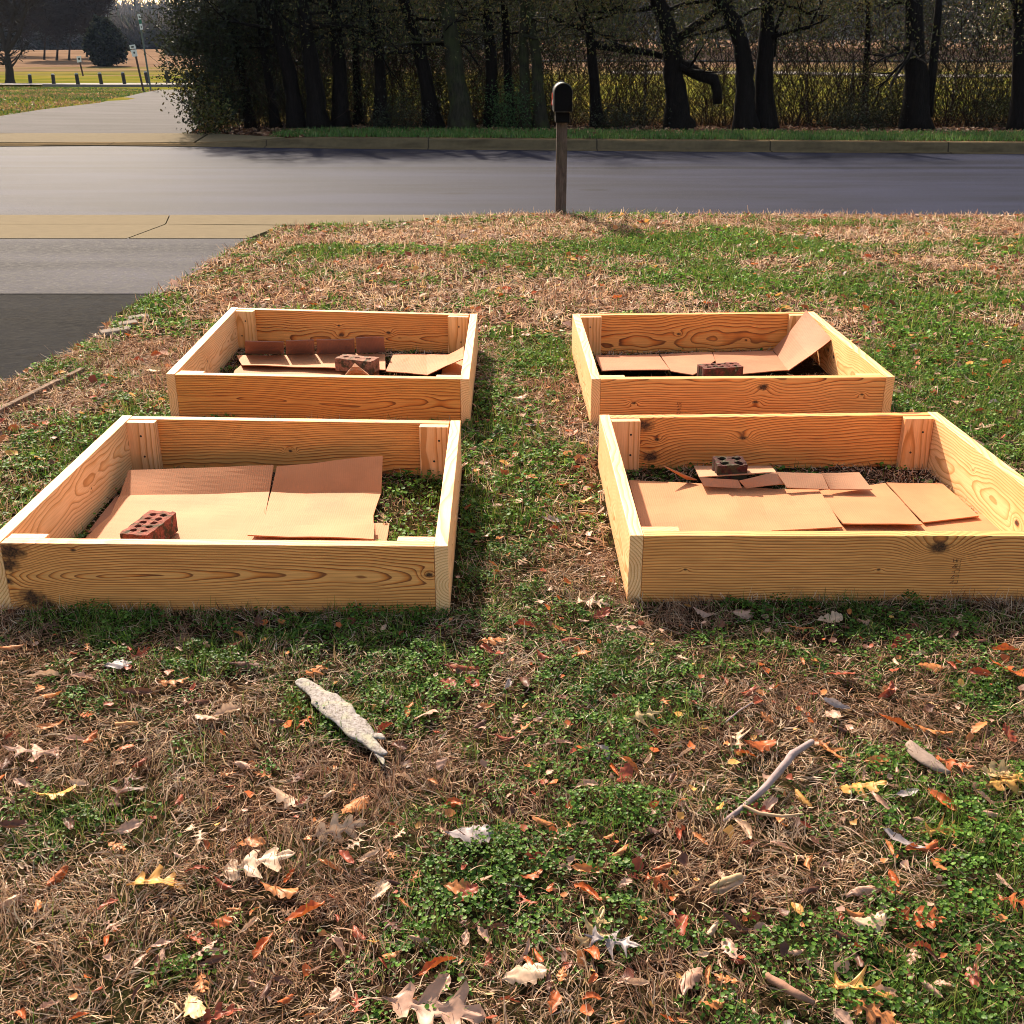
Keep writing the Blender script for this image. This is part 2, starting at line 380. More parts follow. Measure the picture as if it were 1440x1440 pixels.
# opposite drive: concrete apron, then pale asphalt curving away to the right behind the thicket
sheet('drive_apron', [P(-300, 200, -.06), P(272, 200, -.06), P(292, 187.5, .03), P(-300, 186.5, .03)], M_conc, thick=.12)
sheet('drive_apron', [P(275, 200, -.06), P(330, 200, -.03), P(400, 193, .075), P(296, 187.5, .032)], M_conc, thick=.12)
m_drive2 = m_asphalt('far drive asphalt', (.032, .028, .034), rough=.75, scale=.3, spec=.05, cracks=.5)
def G(px, py, dz=.03): p = gnd(px, py); return (p[0], p[1], p[2]+dz)
drv = [(-200,186.3),(255,186.3),(268,176),(290,160),(300,145),(330,130),(420,121.5),(290,121.5),(232,126),(205,130),(140,145.5),(60,155),(0,165),(-200,175)]
def strip(name, rows, m, dz):
    V = []; 
    for a, b in rows: V += [G(*a, dz), G(*b, dz)]
    npmesh(name, V, [(2*i, 2*i+1, 2*i+3, 2*i+2) for i in range(len(rows)-1)], m)['kind'] = 'structure'
strip('far_drive', [((-420,190),(266,190)),((-300,178),(282,178)),((-60,170),(292,168)),((0,165),(300,160)),((60,155.5),(310,152)),((140,146),(325,142)),((205,130.5),(350,133)),((228,127),(430,127))], m_drive2, .03)
mp = m_plain('pale path concrete', (.16, .14, .13), .9, .1)
strip('park_path', [((-300,119.5),(-300,122)),((60,119.5),(60,121.8)),((150,119.3),(150,121.6)),((240,119),(240,121.4)),((400,118.6),(400,121))], mp, .10)
mb = MB()
for a, b in (((60,122),(150,122.6)),((150,122.6),(300,122.2)),((300,122.2),(420,121.5))):
    p = G(*a, 0); q = G(*b, 0); mb.add([(p[0],p[1],p[2]-.1),(q[0],q[1],q[2]-.1),(q[0],q[1],q[2]+.13),(p[0],p[1],p[2]+.13),(p[0],p[1]+.3,p[2]-.1),(q[0],q[1]+.3,q[2]-.1),(q[0],q[1]+.3,q[2]+.13),(p[0],p[1]+.3,p[2]+.13)], [(0,1,2,3),(3,2,6,7),(5,4,7,6)])
tag(mb.build('curb', m_plain('park curb', (.16, .13, .12), .9)), 'low dark curb edging the park path', 'curb', kind='structure')
strip('park_path', [((860,101.5),(860,104.5)),((1100,101.5),(1100,105)),((1300,106),(1300,109.5)),((1700,106),(1700,109.5))], mp, .08)


# ------------------------------------------------------------------ raised beds
BH = .205
def lerp(a, b, t): return a+(b-a)*t
def board(name, p0, p1, z0, z1, t, m, parent, drop=0.0):
    """p0->p1 is the outer line seen so that the board's thickness lies to its left (+Y local)"""
    p0 = np.array(p0, float); p1 = np.array(p1, float); d = p1-p0; L = np.hypot(*d); a = math.atan2(d[1], d[0])
    mb = MB(); mb.box((-L/2, -t/2, -(z1-z0)/2), (L/2, t/2, (z1-z0)/2)); o = mb.build(name, m, bevel=.0022)
    nrm = np.array([-math.sin(a), math.cos(a)]); c = (p0+p1)/2+nrm*t/2
    M = Matrix.Translation((c[0], c[1], (z0+z1)/2)) @ Matrix.Rotation(a, 4, 'Z')
    o.parent = parent; o.matrix_local = Matrix.Translation(parent.location).inverted() @ M
    return o
m_screw = m_plain('screw', (.05, .045, .04), .4, .5, .8)
def raised_bed(FLc, FRc, BRc, BLc, label, mats, post_tone, seed, stamp=None, post_mats=None):
    FLc, FRc, BRc, BLc = [np.array(p, float) for p in (FLc, FRc, BRc, BLc)]
    c = (FLc+FRc+BRc+BLc)/4
    e = empty('raised_garden_bed', (c[0], c[1], 0), label=label, cat='raised bed', group='empty pine raised beds on the lawn')
    t = .038; ux = (FRc-FLc)/np.hypot(*(FRc-FLc)); ub = (BRc-BLc)/np.hypot(*(BRc-BLc))
    # left side board: runs back to front so that its thickness lies to the right
    board('side_board', BLc, FLc, -.005, BH, t, mats['left'], e)
    board('side_board', FRc, BRc, -.005, BH, t, mats['right'], e)
    fb = board('end_board', FLc+ux*(t+.0008), FRc-ux*(t+.0008), -.005, BH-.0015, t, mats['front'], e)
    board('end_board', BRc-ub*(t+.0008), BLc+ub*(t+.0008), -.005, BH-.0015, t, mats['back'], e)
    pm = post_mats or [m_wood('post wood', seed=seed+i*1.3, vertical=True, soft=True, tone=tuple(q*k for q, k in zip(post_tone, (1, 1, 1))), pith=(.09, .03), freq=90, slope=.01, wig=.02) for i in range(2)]
    nb = np.array([-ub[1], ub[0]]); nf = np.array([-ux[1], ux[0]]); w = .108
    hs = BH-.004
    posts = [board('corner_post', FLc+ux*(t+.001)+nf*(t+.0005), FLc+ux*(t+w)+nf*(t+.0005), -.003, hs, .036, pm[0], e),
             board('corner_post', FRc-ux*(t+w)+nf*(t+.0005), FRc-ux*(t+.001)+nf*(t+.0005), -.003, hs, .036, pm[1], e),
             board('corner_post', BLc+ub*(t+.001)-nb*(t+.0365), BLc+ub*(t+w)-nb*(t+.0365), -.003, hs, .036, pm[1], e),
             board('corner_post', BRc-ub*(t+w)-nb*(t+.0365), BRc-ub*(t+.001)-nb*(t+.0365), -.003, hs, .036, pm[0], e)]
    rr = random.Random(seed)
    for p in posts[2:]:
        for zz in (.05, -.03):
            mb = MB(); x0 = rr.uniform(-.022, .022); mb.tube([(x0, -.0175, zz), (x0, -.0190, zz)], .0042, 8)
            mb.build('screw', m_screw, p)
    if stamp:
        rs = random.Random(seed+5)
        mb = MB(); x0, z0, ln, w2 = stamp
        for r_i in range(2):
            for k in range(5):            # faint, unreadable ink glyphs of a lumber grade stamp, turned on end
                zc = z0+ln/2-(k+.5)*ln/5; xc = x0+r_i*w2*.55; hh = ln/5*.33; ww = w2*.2
                for (a0, b0, a1, b1) in rs.sample([(-1,-1,-1,1), (1,-1,1,1), (-1,1,1,1), (-1,-1,1,-1), (-1,0,1,0), (-1,-1,1,1)], 3):
                    mb.tube([(xc+a0*ww, -.0194, zc+b0*hh), (xc+a1*ww, -.0194, zc+b1*hh)], .0006, 4)
        mb.build('grade_stamp', m_plain('faded ink', (.07, .035, .02), .9), fb)
    return e
W = m_wood
def XY(px, py): return at(px, py, BH)[:2]
bedFL = raised_bed(XY(-20, 763), XY(630, 768), XY(648, 591), XY(172, 584),
    'pine raised bed nearest on the left, holding tan cardboard and a ten-hole brick',
    dict(left=W('pine a', soft=True, knots=[(-.1, .0, .004, 2.5)], seed=3.1, pith=(.055, -.03), slope=.05), right=W('pine b', soft=True, knots=[], seed=5.2, tone=(1.02, 1.05, 1.1)),
         front=W('pine c', [(-.572, .080, .030, 4), (-.590, .040, .024, 2), (-.60, -.012, .012, 3), (-.535, -.065, .030, 3), (-.50, -.085, .02, 2), (.585, .018, .008, 3), (-.40, .085, .005, 1)], 1.4, pith=(.035, -.005), slope=.055, freq=135, wig=.03),
         back=W('pine d', [(.0, -.012, .005, 6)], 8.6, tone=(.98, .93, .80), pith=(.05, .10), freq=130, wig=.03)), (1, .92, .9), 11)
bedFR = raised_bed(XY(886, 753), XY(1549, 753), XY(1318, 579), XY(843, 583),
    'pine raised bed nearest on the right, lined with flat cardboard and a mossy half brick',
    dict(left=W('pine e', soft=True, knots=[], seed=2.7, tone=(1.05, 1.06, 1.1), pith=(.06, .02)), right=W('pine f', soft=True, knots=[(.15, .03, .004, 2), (-.2, -.02, .012, 3)], seed=6.6, tone=(1.05, 1.02, 1.0)),
         front=W('pine g', [(.21, .07, .022, -6), (.05, .0, .004, 1), (-.50, -.0, .004, 1)], 4.9, pith=(.06, -.16), slope=.01, freq=120, wig=.03),
         back=W('pine h', [(.478, .075, .026, 4), (.445, -.05, .024, 4), (.425, .018, .007, 2), (.50, .0, .006, 2), (.10, .022, .011, 3)], 7.3, tone=(.98, .86, .72), pith=(.06, .13), freq=105)), (1, .88, .84), 23, stamp=(.262, -.005, .085, .022))
bedBL = raised_bed(XY(233, 526), XY(660, 533), XY(671.5, 441), XY(325, 432),
    'pine raised bed at the back left with upright brown cardboard flaps and a three-hole brick',
    dict(left=W('pine i', soft=True, knots=[(.1, .01, .006, 2)], seed=9.1), right=W('pine j', soft=True, knots=[], seed=1.9, tone=(1.03, 1.06, 1.1)),
         front=W('pine k', [], 12.2, tone=(.86, .80, .60), pith=(.028, .01), slope=.04, freq=100, wig=.045),
         back=W('pine l', [(-.2, .0, .009, 2), (.06, -.02, .010, 2), (.07, .03, .006, 1)], 10.4, tone=(.92, .86, .72), pith=(.035, .03), wig=.05)), (1, .98, .85), 37)
bedBR = raised_bed(XY(832, 533), XY(1259, 530), XY(1144.6, 438), XY(805, 441),
    'pine raised bed at the back right with a bent cardboard flap leaning in its corner',
    dict(left=W('pine m', soft=True, knots=[(0, 0, .004, 1)], seed=13.3, tone=(1.05, 1.06, 1.1)), right=W('pine n', soft=True, knots=[(.1, .0, .010, 3), (.2, .01, .012, 3)], seed=14.8, tone=(1.05, 1.0, .9)),
         front=W('pine o', [(.085, .065, .016, 3), (.058, .0, .009, 2), (.506, .03, .006, 2), (-.458, .0, .006, 2)], 16.4, pith=(.05, -.10), freq=100),
         back=W('pine p', [(.08, .0, .008, 1.5), (-.28, -.035, .005, 1)], 18.8, tone=(1, .88, .70), pith=(.07, .02), slope=.02, freq=100)), (1, .95, .85), 41, stamp=(-.27, -.03, .07, .018))

# ------------------------------------------------------------------ cardboard
CARDS = []
def T6(x, y): return (x/2.118, y/2.118+560)
def T7(x, y): return (800+x/2.25, 560+y/2.25)
def T4(x, y): return (200+x/2.88, 400+y/2.88)
def T5(x, y): return (780+x/2.88, 400+y/2.88)
def T12(x, y): return (x, y)
def card(label, T, pts, faces, m=None, ymax=None, wave=.006, group='cardboard pieces in the raised beds', thick=.004, seed=1, cuts=5):
    P = []
    for p in pts:
        if len(p) == 4: P.append(np.array(p[:3], float))      # world point
        else:
            px, py = T(p[0], p[1]); q = at(px, py, p[2])
            if ymax and q[1] > ymax: q = atY(px, py, ymax)
            P.append(q)
    bm = bmesh.new(); vs = [bm.verts.new(p) for p in P]
    for f in faces:
        try: bm.faces.new([vs[i] for i in f])
        except ValueError: pass
    bmesh.ops.recalc_face_normals(bm, faces=bm.faces)
    if sum(f.normal.z for f in bm.faces) < 0: bmesh.ops.reverse_faces(bm, faces=bm.faces)
    for f in faces:
        poly = np.array([P[i][:2] for i in f])
        if abs(sum(poly[i-1][0]*poly[i][1]-poly[i][0]*poly[i-1][1] for i in range(len(poly)))) > .002: CARDS.append(poly)
    bmesh.ops.subdivide_edges(bm, edges=bm.edges[:], cuts=cuts, use_grid_fill=True)
    bmesh.ops.triangulate(bm, faces=[f for f in bm.faces if len(f.verts) > 4])
    for v in bm.verts:
        w = (vnoise(v.co.x, v.co.y, 6, seed)-.5)*2*wave+(vnoise(v.co.x, v.co.y, 22, seed+3)-.5)*wave*.5
        v.co.z = max(v.co.z+float(w), .006)
    me = bpy.data.meshes.new('cardboard_sheet'); bm.to_mesh(me); bm.free()
    o = link('cardboard_sheet', me, m or M_card)
    s = o.modifiers.new('thickness', 'SOLIDIFY'); s.thickness = thick; s.offset = 0
    return tag(o, label, 'cardboard', group)
yb_ = at(*[410, 590], BH)[1]-.045
# front-left bed
card('large tan cardboard sheet with two folded back flaps under the ten-hole brick', T6,
     [(383,212,.085),(815,200,.095),(803,281,.026),(357,292,.028), (825,203,.095),(1140,174,.13),(1136,284,.03),(808,281,.026),
      (330,350,.024),(790,350,.026),(1112,350,.028), (255,414,.022),(770,414,.024),(1114,420,.028), (-1.02,3.0,.018,0),(-.70,3.0,.02,0),(-.41,3.02,.02,0), (392,322,.026)],
     [(0,1,2,3),(4,5,6,7),(3,2,9,8),(7,6,10,9),(8,9,12,11),(9,10,13,12),(11,12,15,14),(12,13,16,15)], ymax=yb_, wave=.005, seed=4)
card('torn brown cardboard strip under the left edge of the large tan sheet', T6,
     [(345,296,.018),(395,299,.02),(372,330,.018),(305,347,.018),(330,384,.018),(262,402,.016)], [(0,1,2,3),(3,2,4,5)], M_card2, seed=5, wave=.003)
card('narrow tan cardboard flap with a dark lower edge by the front board', T6,
     [(737,408,.045),(757,384,.042),(1116,374,.042),(1113,421,.048)], [(0,1,2,3)], wave=.004, seed=6)
card('small tan cardboard tab sticking out beside the grass gap', T6,
     [(1100,372,.016),(1160,372,.016),(1150,440,.014),(1095,440,.014)], [(0,1,2,3)], wave=.002, seed=7)
# front-right bed
yr_ = at(1080, 583, BH)[1]-.045
card('wide tan cardboard sheet lying at the left of the bed with a straight cut end', T7,
     [(190,262,.034),(362,270,.032),(372,418,.030),(236,436,.028),(600,284,.034),(640,420,.03),(790,290,.036),(865,409,.040),(.45,3.02,.02,0),(.66,3.02,.02,0),(.98,3.02,.022,0),(1.1,3.12,.03,0)],
     [(0,1,2,3),(1,4,5,2),(4,6,7,5),(3,2,9,8),(2,5,10,9)], seed=8, wave=.004, ymax=yr_)
card('tan cardboard panel in the middle with a dark shadowed front edge', T7,
     [(780,296,.026),(1000,268,.026),(1118,401,.030),(868,398,.028)], [(0,1,2,3)], seed=9, wave=.003)
card('tan cardboard panel nearest the right side board', T7,
     [(1003,267,.020),(1182,270,.022),(1297,374,.024),(1122,394,.020)], [(0,1,2,3)], seed=10, wave=.003)
card('bottom layer of tan cardboard showing along the front board', T7,
     [(640,404,.010),(1122,390,.010),(1305,368,.012),(1370,418,.010),(1.62,3.02,.008,0),(.95,3.02,.008,0)], [(0,1,4,5),(1,2,3,4)], seed=11, wave=.002)
card('creased reddish cardboard strip with four slotted flaps before the back board', T7,
     [(412,252,.075),(535,260,.072),(548,286,.048),(428,280,.05), (538,262,.072),(655,236,.085),(686,273,.055),(560,286,.045),
      (655,236,.085),(800,238,.085),(822,289,.05),(690,286,.05), (800,236,.085),(918,234,.07),(960,291,.045),(826,290,.045), (395,216,.045),(640,214,.045)],
     [(0,1,2,3),(4,5,6,7),(8,9,10,11),(12,13,14,15),(16,17,5,0)], seed=12, wave=.004, ymax=yr_, m=m_cardboard('reddish cardboard', (.44, .22, .12)))
card('thin curled cardboard scrap lifting at the left of the flaps', T7, [(300,213,.10),(318,222,.09),(405,258,.05),(372,256,.045)], [(0,1,2,3)], seed=13, wave=.003)
# back-left bed
yl_ = at(500, 437, BH)[1]-.045
for k, (q, lb) in enumerate([([(417,230),(572,232),(574,284),(418,284)], 'upright brown cardboard flap beside the left corner post'), ([(582,230),(697,226),(698,283),(583,284)], 'second upright brown cardboard flap from the left corner post'),
                  ([(706,223),(859,221),(861,281),(706,283)], 'widest upright brown cardboard flap along the back board'), ([(866,217),(978,215),(984,276),(868,281)], 'upright brown cardboard flap with a dark scuff, rightmost against the back board')]):
    card(lb, T4, [(*q[0],.13),(*q[1],.13),(*q[2],.03),(*q[3],.03)], [(0,1,2,3)], m_cardboard('dull brown cardboard', (.30, .15, .11)) if k == 0 else bpy.data.materials['dull brown cardboard'], ymax=yl_, seed=20+k, wave=.004, cuts=3)
card('pale tan cardboard sheet spread before the upright flaps', T4, [(382,290,.03),(780,284,.03),(984,284,.03),(985,346,.04),(700,336,.04),(405,328,.04)], [(0,1,4,5),(1,2,3,4)], seed=24, wave=.004, ymax=yl_)
card('lower pale cardboard layer with slots by the front board', T4, [(405,325,.02),(700,335,.02),(960,345,.02),(960,390,.015),(360,390,.015),(375,350,.02)], [(0,1,4,5),(1,2,3,4)], seed=25, wave=.003)
card('pale pointed cardboard corner standing in front of the three-hole brick', T4, [(822,366,.10),(861,319,.135),(918,366,.10),(861,372,.06)], [(0,1,2,3)], seed=26, wave=.001, cuts=2)
card('orange curved cardboard sheet rising to the right side board', T4, [(985,352,.03),(1018,284,.03),(1150,288,.03),(1240,290,.04),(1303,254,.11),(1302,300,.12),(1232,330,.06),(1155,366,.03)], [(0,1,2,7),(2,3,6,7),(3,4,5,6)], seed=27, wave=.006, ymax=yl_, m=m_cardboard('orange cardboard', (.44, .16, .065)))
card('pale cardboard scrap under the raised curve by the right side board', T4, [(1215,345,.02),(1300,300,.02),(1302,380,.02),(1210,380,.02)], [(0,1,2,3)], seed=28, wave=.002)
# back-right bed
m_o = m_cardboard('orange brown cardboard', (.40, .155, .075)); yq_ = at(975, 439, BH)[1]-.045  # orange-brown is this cardboard's own colour
card('long brown cardboard sheet with two slots lying along the back board', T5,
     [(165,290,.035),(420,280,.035),(466,346,.055),(190,352,.055), (427,281,.035),(636,278,.035),(650,312,.04),(560,368,.05),(472,352,.05), (640,278,.035),(882,270,.03),(945,350,.03),(745,368,.04),(655,325,.04)],
     [(0,1,2,3),(4,5,6,7,8),(9,10,11,12,13)], m_o, seed=30, wave=.005, ymax=yq_, cuts=3)
card('large bent cardboard flap leaning up into the back right corner', T5,
     [(884,264,.03),(945,350,.03),(1122,222,.17),(1020,104,.235),(955,190,.13),(1035,290,.11)], [(0,1,5,4),(4,5,2,3)], m_o, seed=31, wave=.004, ymax=yq_)
card('smaller cardboard flap propped behind the leaning one', T5, [(1080,140,.20),(1098,166,.19),(1135,232,.15),(1060,250,.08)], [(0,1,2,3)], M_card2, seed=32, wave=.003, ymax=yq_)

# ------------------------------------------------------------------ bricks
def m_brick(name, c, moss):
    n = N(name); v = n.coords(); f = n.noise(v, 90, 5, .7); g = n.noise(v, 28, 4)
    cc = n.ramp(f, [(.3, tuple(x*.45 for x in c)), (.55, c), (.75, tuple(x*1.5 for x in c))])
    cc = n.mix(n.ramp(g, [(.5-moss*.12, 0), (.62-moss*.12, .9)]), cc, (.045, .042, .022)) if moss else cc
    cc = n.mix(n.ramp(n.noise(v, 60, 3), [(.66, 0), (.74, .35)]), cc, (.45, .38, .30))
    return n.surf(cc, .9, .15, 0, n.bump(f, .7, .004))
def brick(label, pos, yaw, dims, holes, hr, m, jag=.002):
    Lx, Ly, Lz = dims; bm = bmesh.new()
    out = [(-Lx/2, -Ly/2), (Lx/2, -Ly/2), (Lx/2, Ly/2), (-Lx/2, Ly/2)]
    ring = []
    for i in range(4):
        a, b = out[i], out[(i+1) % 4]
        for k in range(8): t = k/8; ring.append((a[0]+(b[0]-a[0])*t+random.uniform(-jag, jag), a[1]+(b[1]-a[1])*t+random.uniform(-jag, jag)))
    loops = [ring]+[[(hx+hr*math.cos(2*math.pi*k/12)*random.uniform(.93, 1.05), hy+hr*math.sin(2*math.pi*k/12)*random.uniform(.93, 1.05)) for k in range(12)] for hx, hy in holes]
    tops = []; bots = []
    for z, acc in ((Lz, tops), (0, bots)):
        ee = []
        for lp in loops:
            vs = [bm.verts.new((x, y, z+(random.uniform(-jag, jag*.4) if z else 0))) for x, y in lp]; acc.append(vs)
            ee += [bm.edges.new((vs[i], vs[(i+1) % len(vs)])) for i in range(len(vs))]
        bmesh.ops.triangle_fill(bm, use_beauty=True, edges=ee)
    for a, b in zip(tops, bots):
        for i in range(len(a)): bm.faces.new((a[i], a[(i+1) % len(a)], b[(i+1) % len(a)], b[i]))
    bmesh.ops.recalc_face_normals(bm, faces=bm.faces)
    me = bpy.data.meshes.new('brick'); bm.to_mesh(me); bm.free()
    o = link('brick', me, m); o.location = pos; o.rotation_euler = (0, 0, yaw)
    return tag(o, label, 'brick', 'bricks weighing down the cardboard')
def from_top(cs, z):
    w = [at(x, y, z) for x, y in cs]; c = sum(w)/4
    d = (w[1]-w[0])+(w[2]-w[3]); return c, math.atan2(d[1], d[0]), np.hypot(*d[:2])/2
zt = .032+.066
c, a, L = from_top([(172,747.5),(210,718.7),(244,721.7),(208,751.7)], zt)
brick('red brick with ten core holes lying on the large tan cardboard sheet', (c[0], c[1], .032), a, (.194, .092, .066), [(x, y) for x in (-.064,-.032,0,.032,.064) for y in (-.018,.018)], .0115, m_brick('red brick', (.24,.075,.05), .15))
c, a, L = from_top([(472,503.7),(528.3,509.6),(531.7,501.7),(477.5,496.7)], .04+.062)
brick('dark brick with three round core holes beside upright brown flaps', (c[0], c[1], .04), a, (.194, .088, .062), [(-.06,0),(0,0),(.06,0)], .014, m_brick('dark brick', (.27,.13,.085), .2))
p = at(1026, 648, .05+.06)
brick('mossy dark half brick sitting against the back board', (p[0], p[1]-.012, .043), R(2), (.108, .100, .072), [(-.026,-.024),(.026,-.024),(-.026,.024),(.026,.024)], .017, m_brick('mossy brick', (.060,.018,.015), .3), .004)
p = at(1012, 514, .04+.06)
brick('rough red brick with rows of holes just behind the front board', (p[0], p[1]-.02, .045), R(12), (.194, .092, .062), [(x, y) for x in (-.064,-.032,0,.032,.064) for y in (-.018,.018)], .011, m_brick('rough brick', (.15,.045,.032), .2), .003)

# ------------------------------------------------------------------ mailbox
def mailbox():
    b = at(788.5, 300.5, 0); Y = b[1]+.02
    e = empty('mailbox', (b[0], Y, -.02), label='black rural mailbox with a red flag on a weathered wooden post', cat='mailbox')
    def rel(px, py): p = atY(px, py, Y); return p-np.array(e.location)
    zb = rel(789, 156)[2]; zt = rel(789, 116)[2]; w = .105
    m = m_bark('weathered post wood', (.10, .070, .058), .25, 1.2)
    mb = MB(); r = w/2; tx = rel(790.5, 160)[0]-rel(788.5, 300)[0]
    for lo_, hi_ in ((-.1, zb-.10),):
        vs = [(-r,-r,lo_),(r,-r,lo_),(r,r,lo_),(-r,r,lo_),(tx-r,-r,hi_),(tx+r,-r,hi_),(tx+r,r,hi_),(tx-r,r,hi_)]
        mb.add(vs, [(0,3,2,1),(4,5,6,7),(0,1,5,4),(1,2,6,5),(2,3,7,6),(3,0,4,7)])
    mb.build('post', m, e, bevel=.006)
    mb = MB(); mb.box((tx-.065, -.16, zb-.10), (tx+.065, .20, zb-.002)); mb.build('bracket', M_metal_dark, e, bevel=.004)
    hw = (zt-zb)*.335; Hs = (zt-zb)-hw; x0 = tx
    prof = [(x0-hw, zb), (x0+hw, zb), (x0+hw, zb+Hs)]+[(x0+hw*math.cos(R(a)), zb+Hs+hw*math.sin(R(a))) for a in range(9, 180, 9)]+[(x0-hw, zb+Hs)]
    def ext(name, y0, y1, s, m, ribs=()):
        mb = MB(); n = len(prof); cx, cz = x0, zb+Hs*.6; ys = [y0]+[q for r_ in ribs for q in r_]+[y1]
        V = []
        for i, y in enumerate(ys):
            k = s*(1.025 if (i > 0 and i < len(ys)-1 and ((i-1) % 4) in (1, 2)) else 1)
            V += [(cx+(x-cx)*k, y, cz+(z-cz)*k) for x, z in prof]
        F_ = [(i*n+j, i*n+(j+1) % n, (i+1)*n+(j+1) % n, (i+1)*n+j) for i in range(len(ys)-1) for j in range(n)]
        F_ += [tuple(range(n))[::-1], tuple((len(ys)-1)*n+j for j in range(n))]
        mb.add(V, F_); return mb.build(name, m, e)
    mm = m_plain('glossy black enamel', (.008, .009, .011), .36, .6, 0, .3, 25, .05)
    ext('body', -.24, .26, 1, mm, [(-.215, -.213, -.203, -.201), (.225, .227, .237, .239)])
    ext('back_panel', -.247, -.238, .965, M_metal_dark)
    d = ext('door', .262, .272, 1.03, mm)
    mb = MB(); mb.box((x0-.012, .272, zb+Hs+hw*.75), (x0+.012, .292, zb+Hs+hw*1.12)); mb.build('handle', mm, d)
    mr = m_plain('red flag paint', (.55, .03, .02), .4, .5)
    f = MB(); xl = x0-hw-.012
    f.box((xl-.003, -.02, zb+.05), (xl+.003, .01, zb+.16)); f.box((xl-.003, -.115, zb+.115), (xl+.003, -.021, zb+.165))
    f.tube([(xl+.012, -.005, zb+.065), (xl-.008, -.005, zb+.065)], .010, 8)
    f.build('flag', mr, e)
    f = MB(); f.box((xl+.002, -.06, zb+.06), (xl+.0065, .10, zb+.10)); f.build('number_plate', m_plain('white decal', (.6, .6, .6)), e)
mailbox()

# ------------------------------------------------------------------ old timber edging, stones, bark, sticks
mw = m_bark('weathered timber', (.20, .13, .09), .15, 1.5)
p0 = at(-14, 580, .035); p1 = at(116, 516, .03); d = p1-p0; L = np.hypot(*d[:2])
mb = MB(); mb.box((-L/2, -.015, -.06), (L*.18, .015, .0)); mb.box((L*.18+.004, -.015, -.062), (L/2, .014, -.004)); o = mb.build('landscape_timber', mw, bevel=.004)
o.location = (p0+p1)/2; o.rotation_euler = (0, 0, math.atan2(d[1], d[0])); tag(o, 'weathered brown timber edging half sunk in the lawn near the drive', 'edging board')
ms = m_plain('pale stone', (.19, .15, .12), .9, .1, 0, .3, 30, .6)
for px, py, rz, s, lb in ((163, 470, .5, .16, 'pale flat edging stone nearest the old asphalt edge'), (178, 460, .5, .13, 'middle flat edging stone between two paler ones by the drive'), (196, 451, .5, .12, 'small flat edging stone farthest from the timber edging')):
    mb = MB(); mb.box((-s/2, -.035, -.02), (s/2, .035, .03)); o = mb.build('edging_stone', ms, bevel=.008); o.location = at(px, py, .0); o.rotation_euler = (R(4), R(-3), rz)
    tag(o, lb, 'stone', 'edging stones by the driveway')

def slab_outline(name, T, ctr, m, label, cat, rise, z0, seed, width):
    """a strip given by centre line points (px,py,halfwidth px): arched across its width"""
    rows = []; n = 8; c2 = []
    for a_, b_ in zip(ctr[:-1], ctr[1:]):
        for q_ in range(4): c2.append(tuple(u*(1-q_/4)+v*q_/4 for u, v in zip(a_, b_)))
    ctr = c2+[ctr[-1]]
    V = []; 
    for i, (x, y, hw, dz) in enumerate(ctr):
        c = at(*T(x, y), z0+dz); a = at(*T(ctr[max(i-1,0)][0], ctr[max(i-1,0)][1]), z0); b = at(*T(ctr[min(i+1,len(ctr)-1)][0], ctr[min(i+1,len(ctr)-1)][1]), z0)
        t = (b-a)[:2]; t /= np.hypot(*t); nn = np.array([-t[1], t[0]])
        for k in range(n+1):
            s = -1+2*k/n; jx = (fbm(i*.5, 1 if s > 0 else 7, 1.3, seed, 2)-.5)*.22
            q = c[:2]+nn*hw*(s+jx*abs(s)); V.append((q[0], q[1], c[2]+rise*(1-s*s)+(vnoise(i*.3, k*.5, 1.1, seed+4)-.5)*rise*.4))
    r = n+1
    Fq = [(i*r+k, (i+1)*r+k, (i+1)*r+k+1, i*r+k+1) for i in range(len(ctr)-1) for k in range(n)]
    o = npmesh(name, V, Fq, m, smooth=True)
    s = o.modifiers.new('thickness', 'SOLIDIFY'); s.thickness = .005; s.offset = -1
    return tag(o, label, cat)
def m_whitebark():
    n = N('lichen bark'); v = n.coords(); f = n.noise(v, 120, 6, .75); g = n.noise(v, 30, 4)
    c = n.ramp(f, [(.34, (.10, .08, .06)), (.46, (.22, .19, .17)), (.7, (.40, .36, .35))])
    c = n.mix(n.ramp(g, [(.5, 0), (.65, .5)]), c, (.36, .34, .22))
    return n.surf(c, .9, .1, 0, n.bump(f, .45, .0025))
def Tb(x, y): return (400+x/8, 920+y/8)
def Ts(x, y): return (1000+x/4, 1020+y/4)
mwb = m_whitebark()
bk = slab_outline('bark_piece', Tb, [(168,288,.014,0),(215,320,.019,.0),(300,380,.020,.0),(380,440,.021,.002),(440,490,.033,.003),(540,570,.034,.004),(620,640,.036,.004),(690,715,.029,.004),(780,790,.031,.003),(870,890,.028,.002),(940,965,.017,0),(1030,1060,.013,0),(1110,1110,.010,.0),(1150,1122,.006,0)],
     mwb, 'long curved slab of pale lichen-covered bark lying on the grass', 'bark', .004, .027, 3, 1)
o = slab_outline('bark_tip', Tb, [(960,960,.006,0),(1000,905,.010,.004),(1060,915,.010,.006),(1130,950,.004,.004)], mwb, None, 'x', .003, .026, 5, 1)
del o['category']; o.name = 'splinter'; o.parent = bk
o = slab_outline('bark_tip', Tb, [(1010,1060,.006,0),(1060,1120,.008,.002),(1100,1190,.006,0),(1115,1240,.002,0)], mwb, None, 'x', .002, .022, 6, 1)
del o['category']; o.name = 'splinter'; o.parent = bk
slab_outline('bark_piece', Ts, [(1115,100,.010,.0),(1150,140,.020,.004),(1210,190,.022,.006),(1280,240,.016,.004),(1340,275,.006,0)], m_plain('grey brown bark', (.22, .16, .13), .9, .1, 0, .4, 60, .6),
     'short grey-brown bark slab among orange leaves on the right', 'bark', .008, .022, 8, 1)
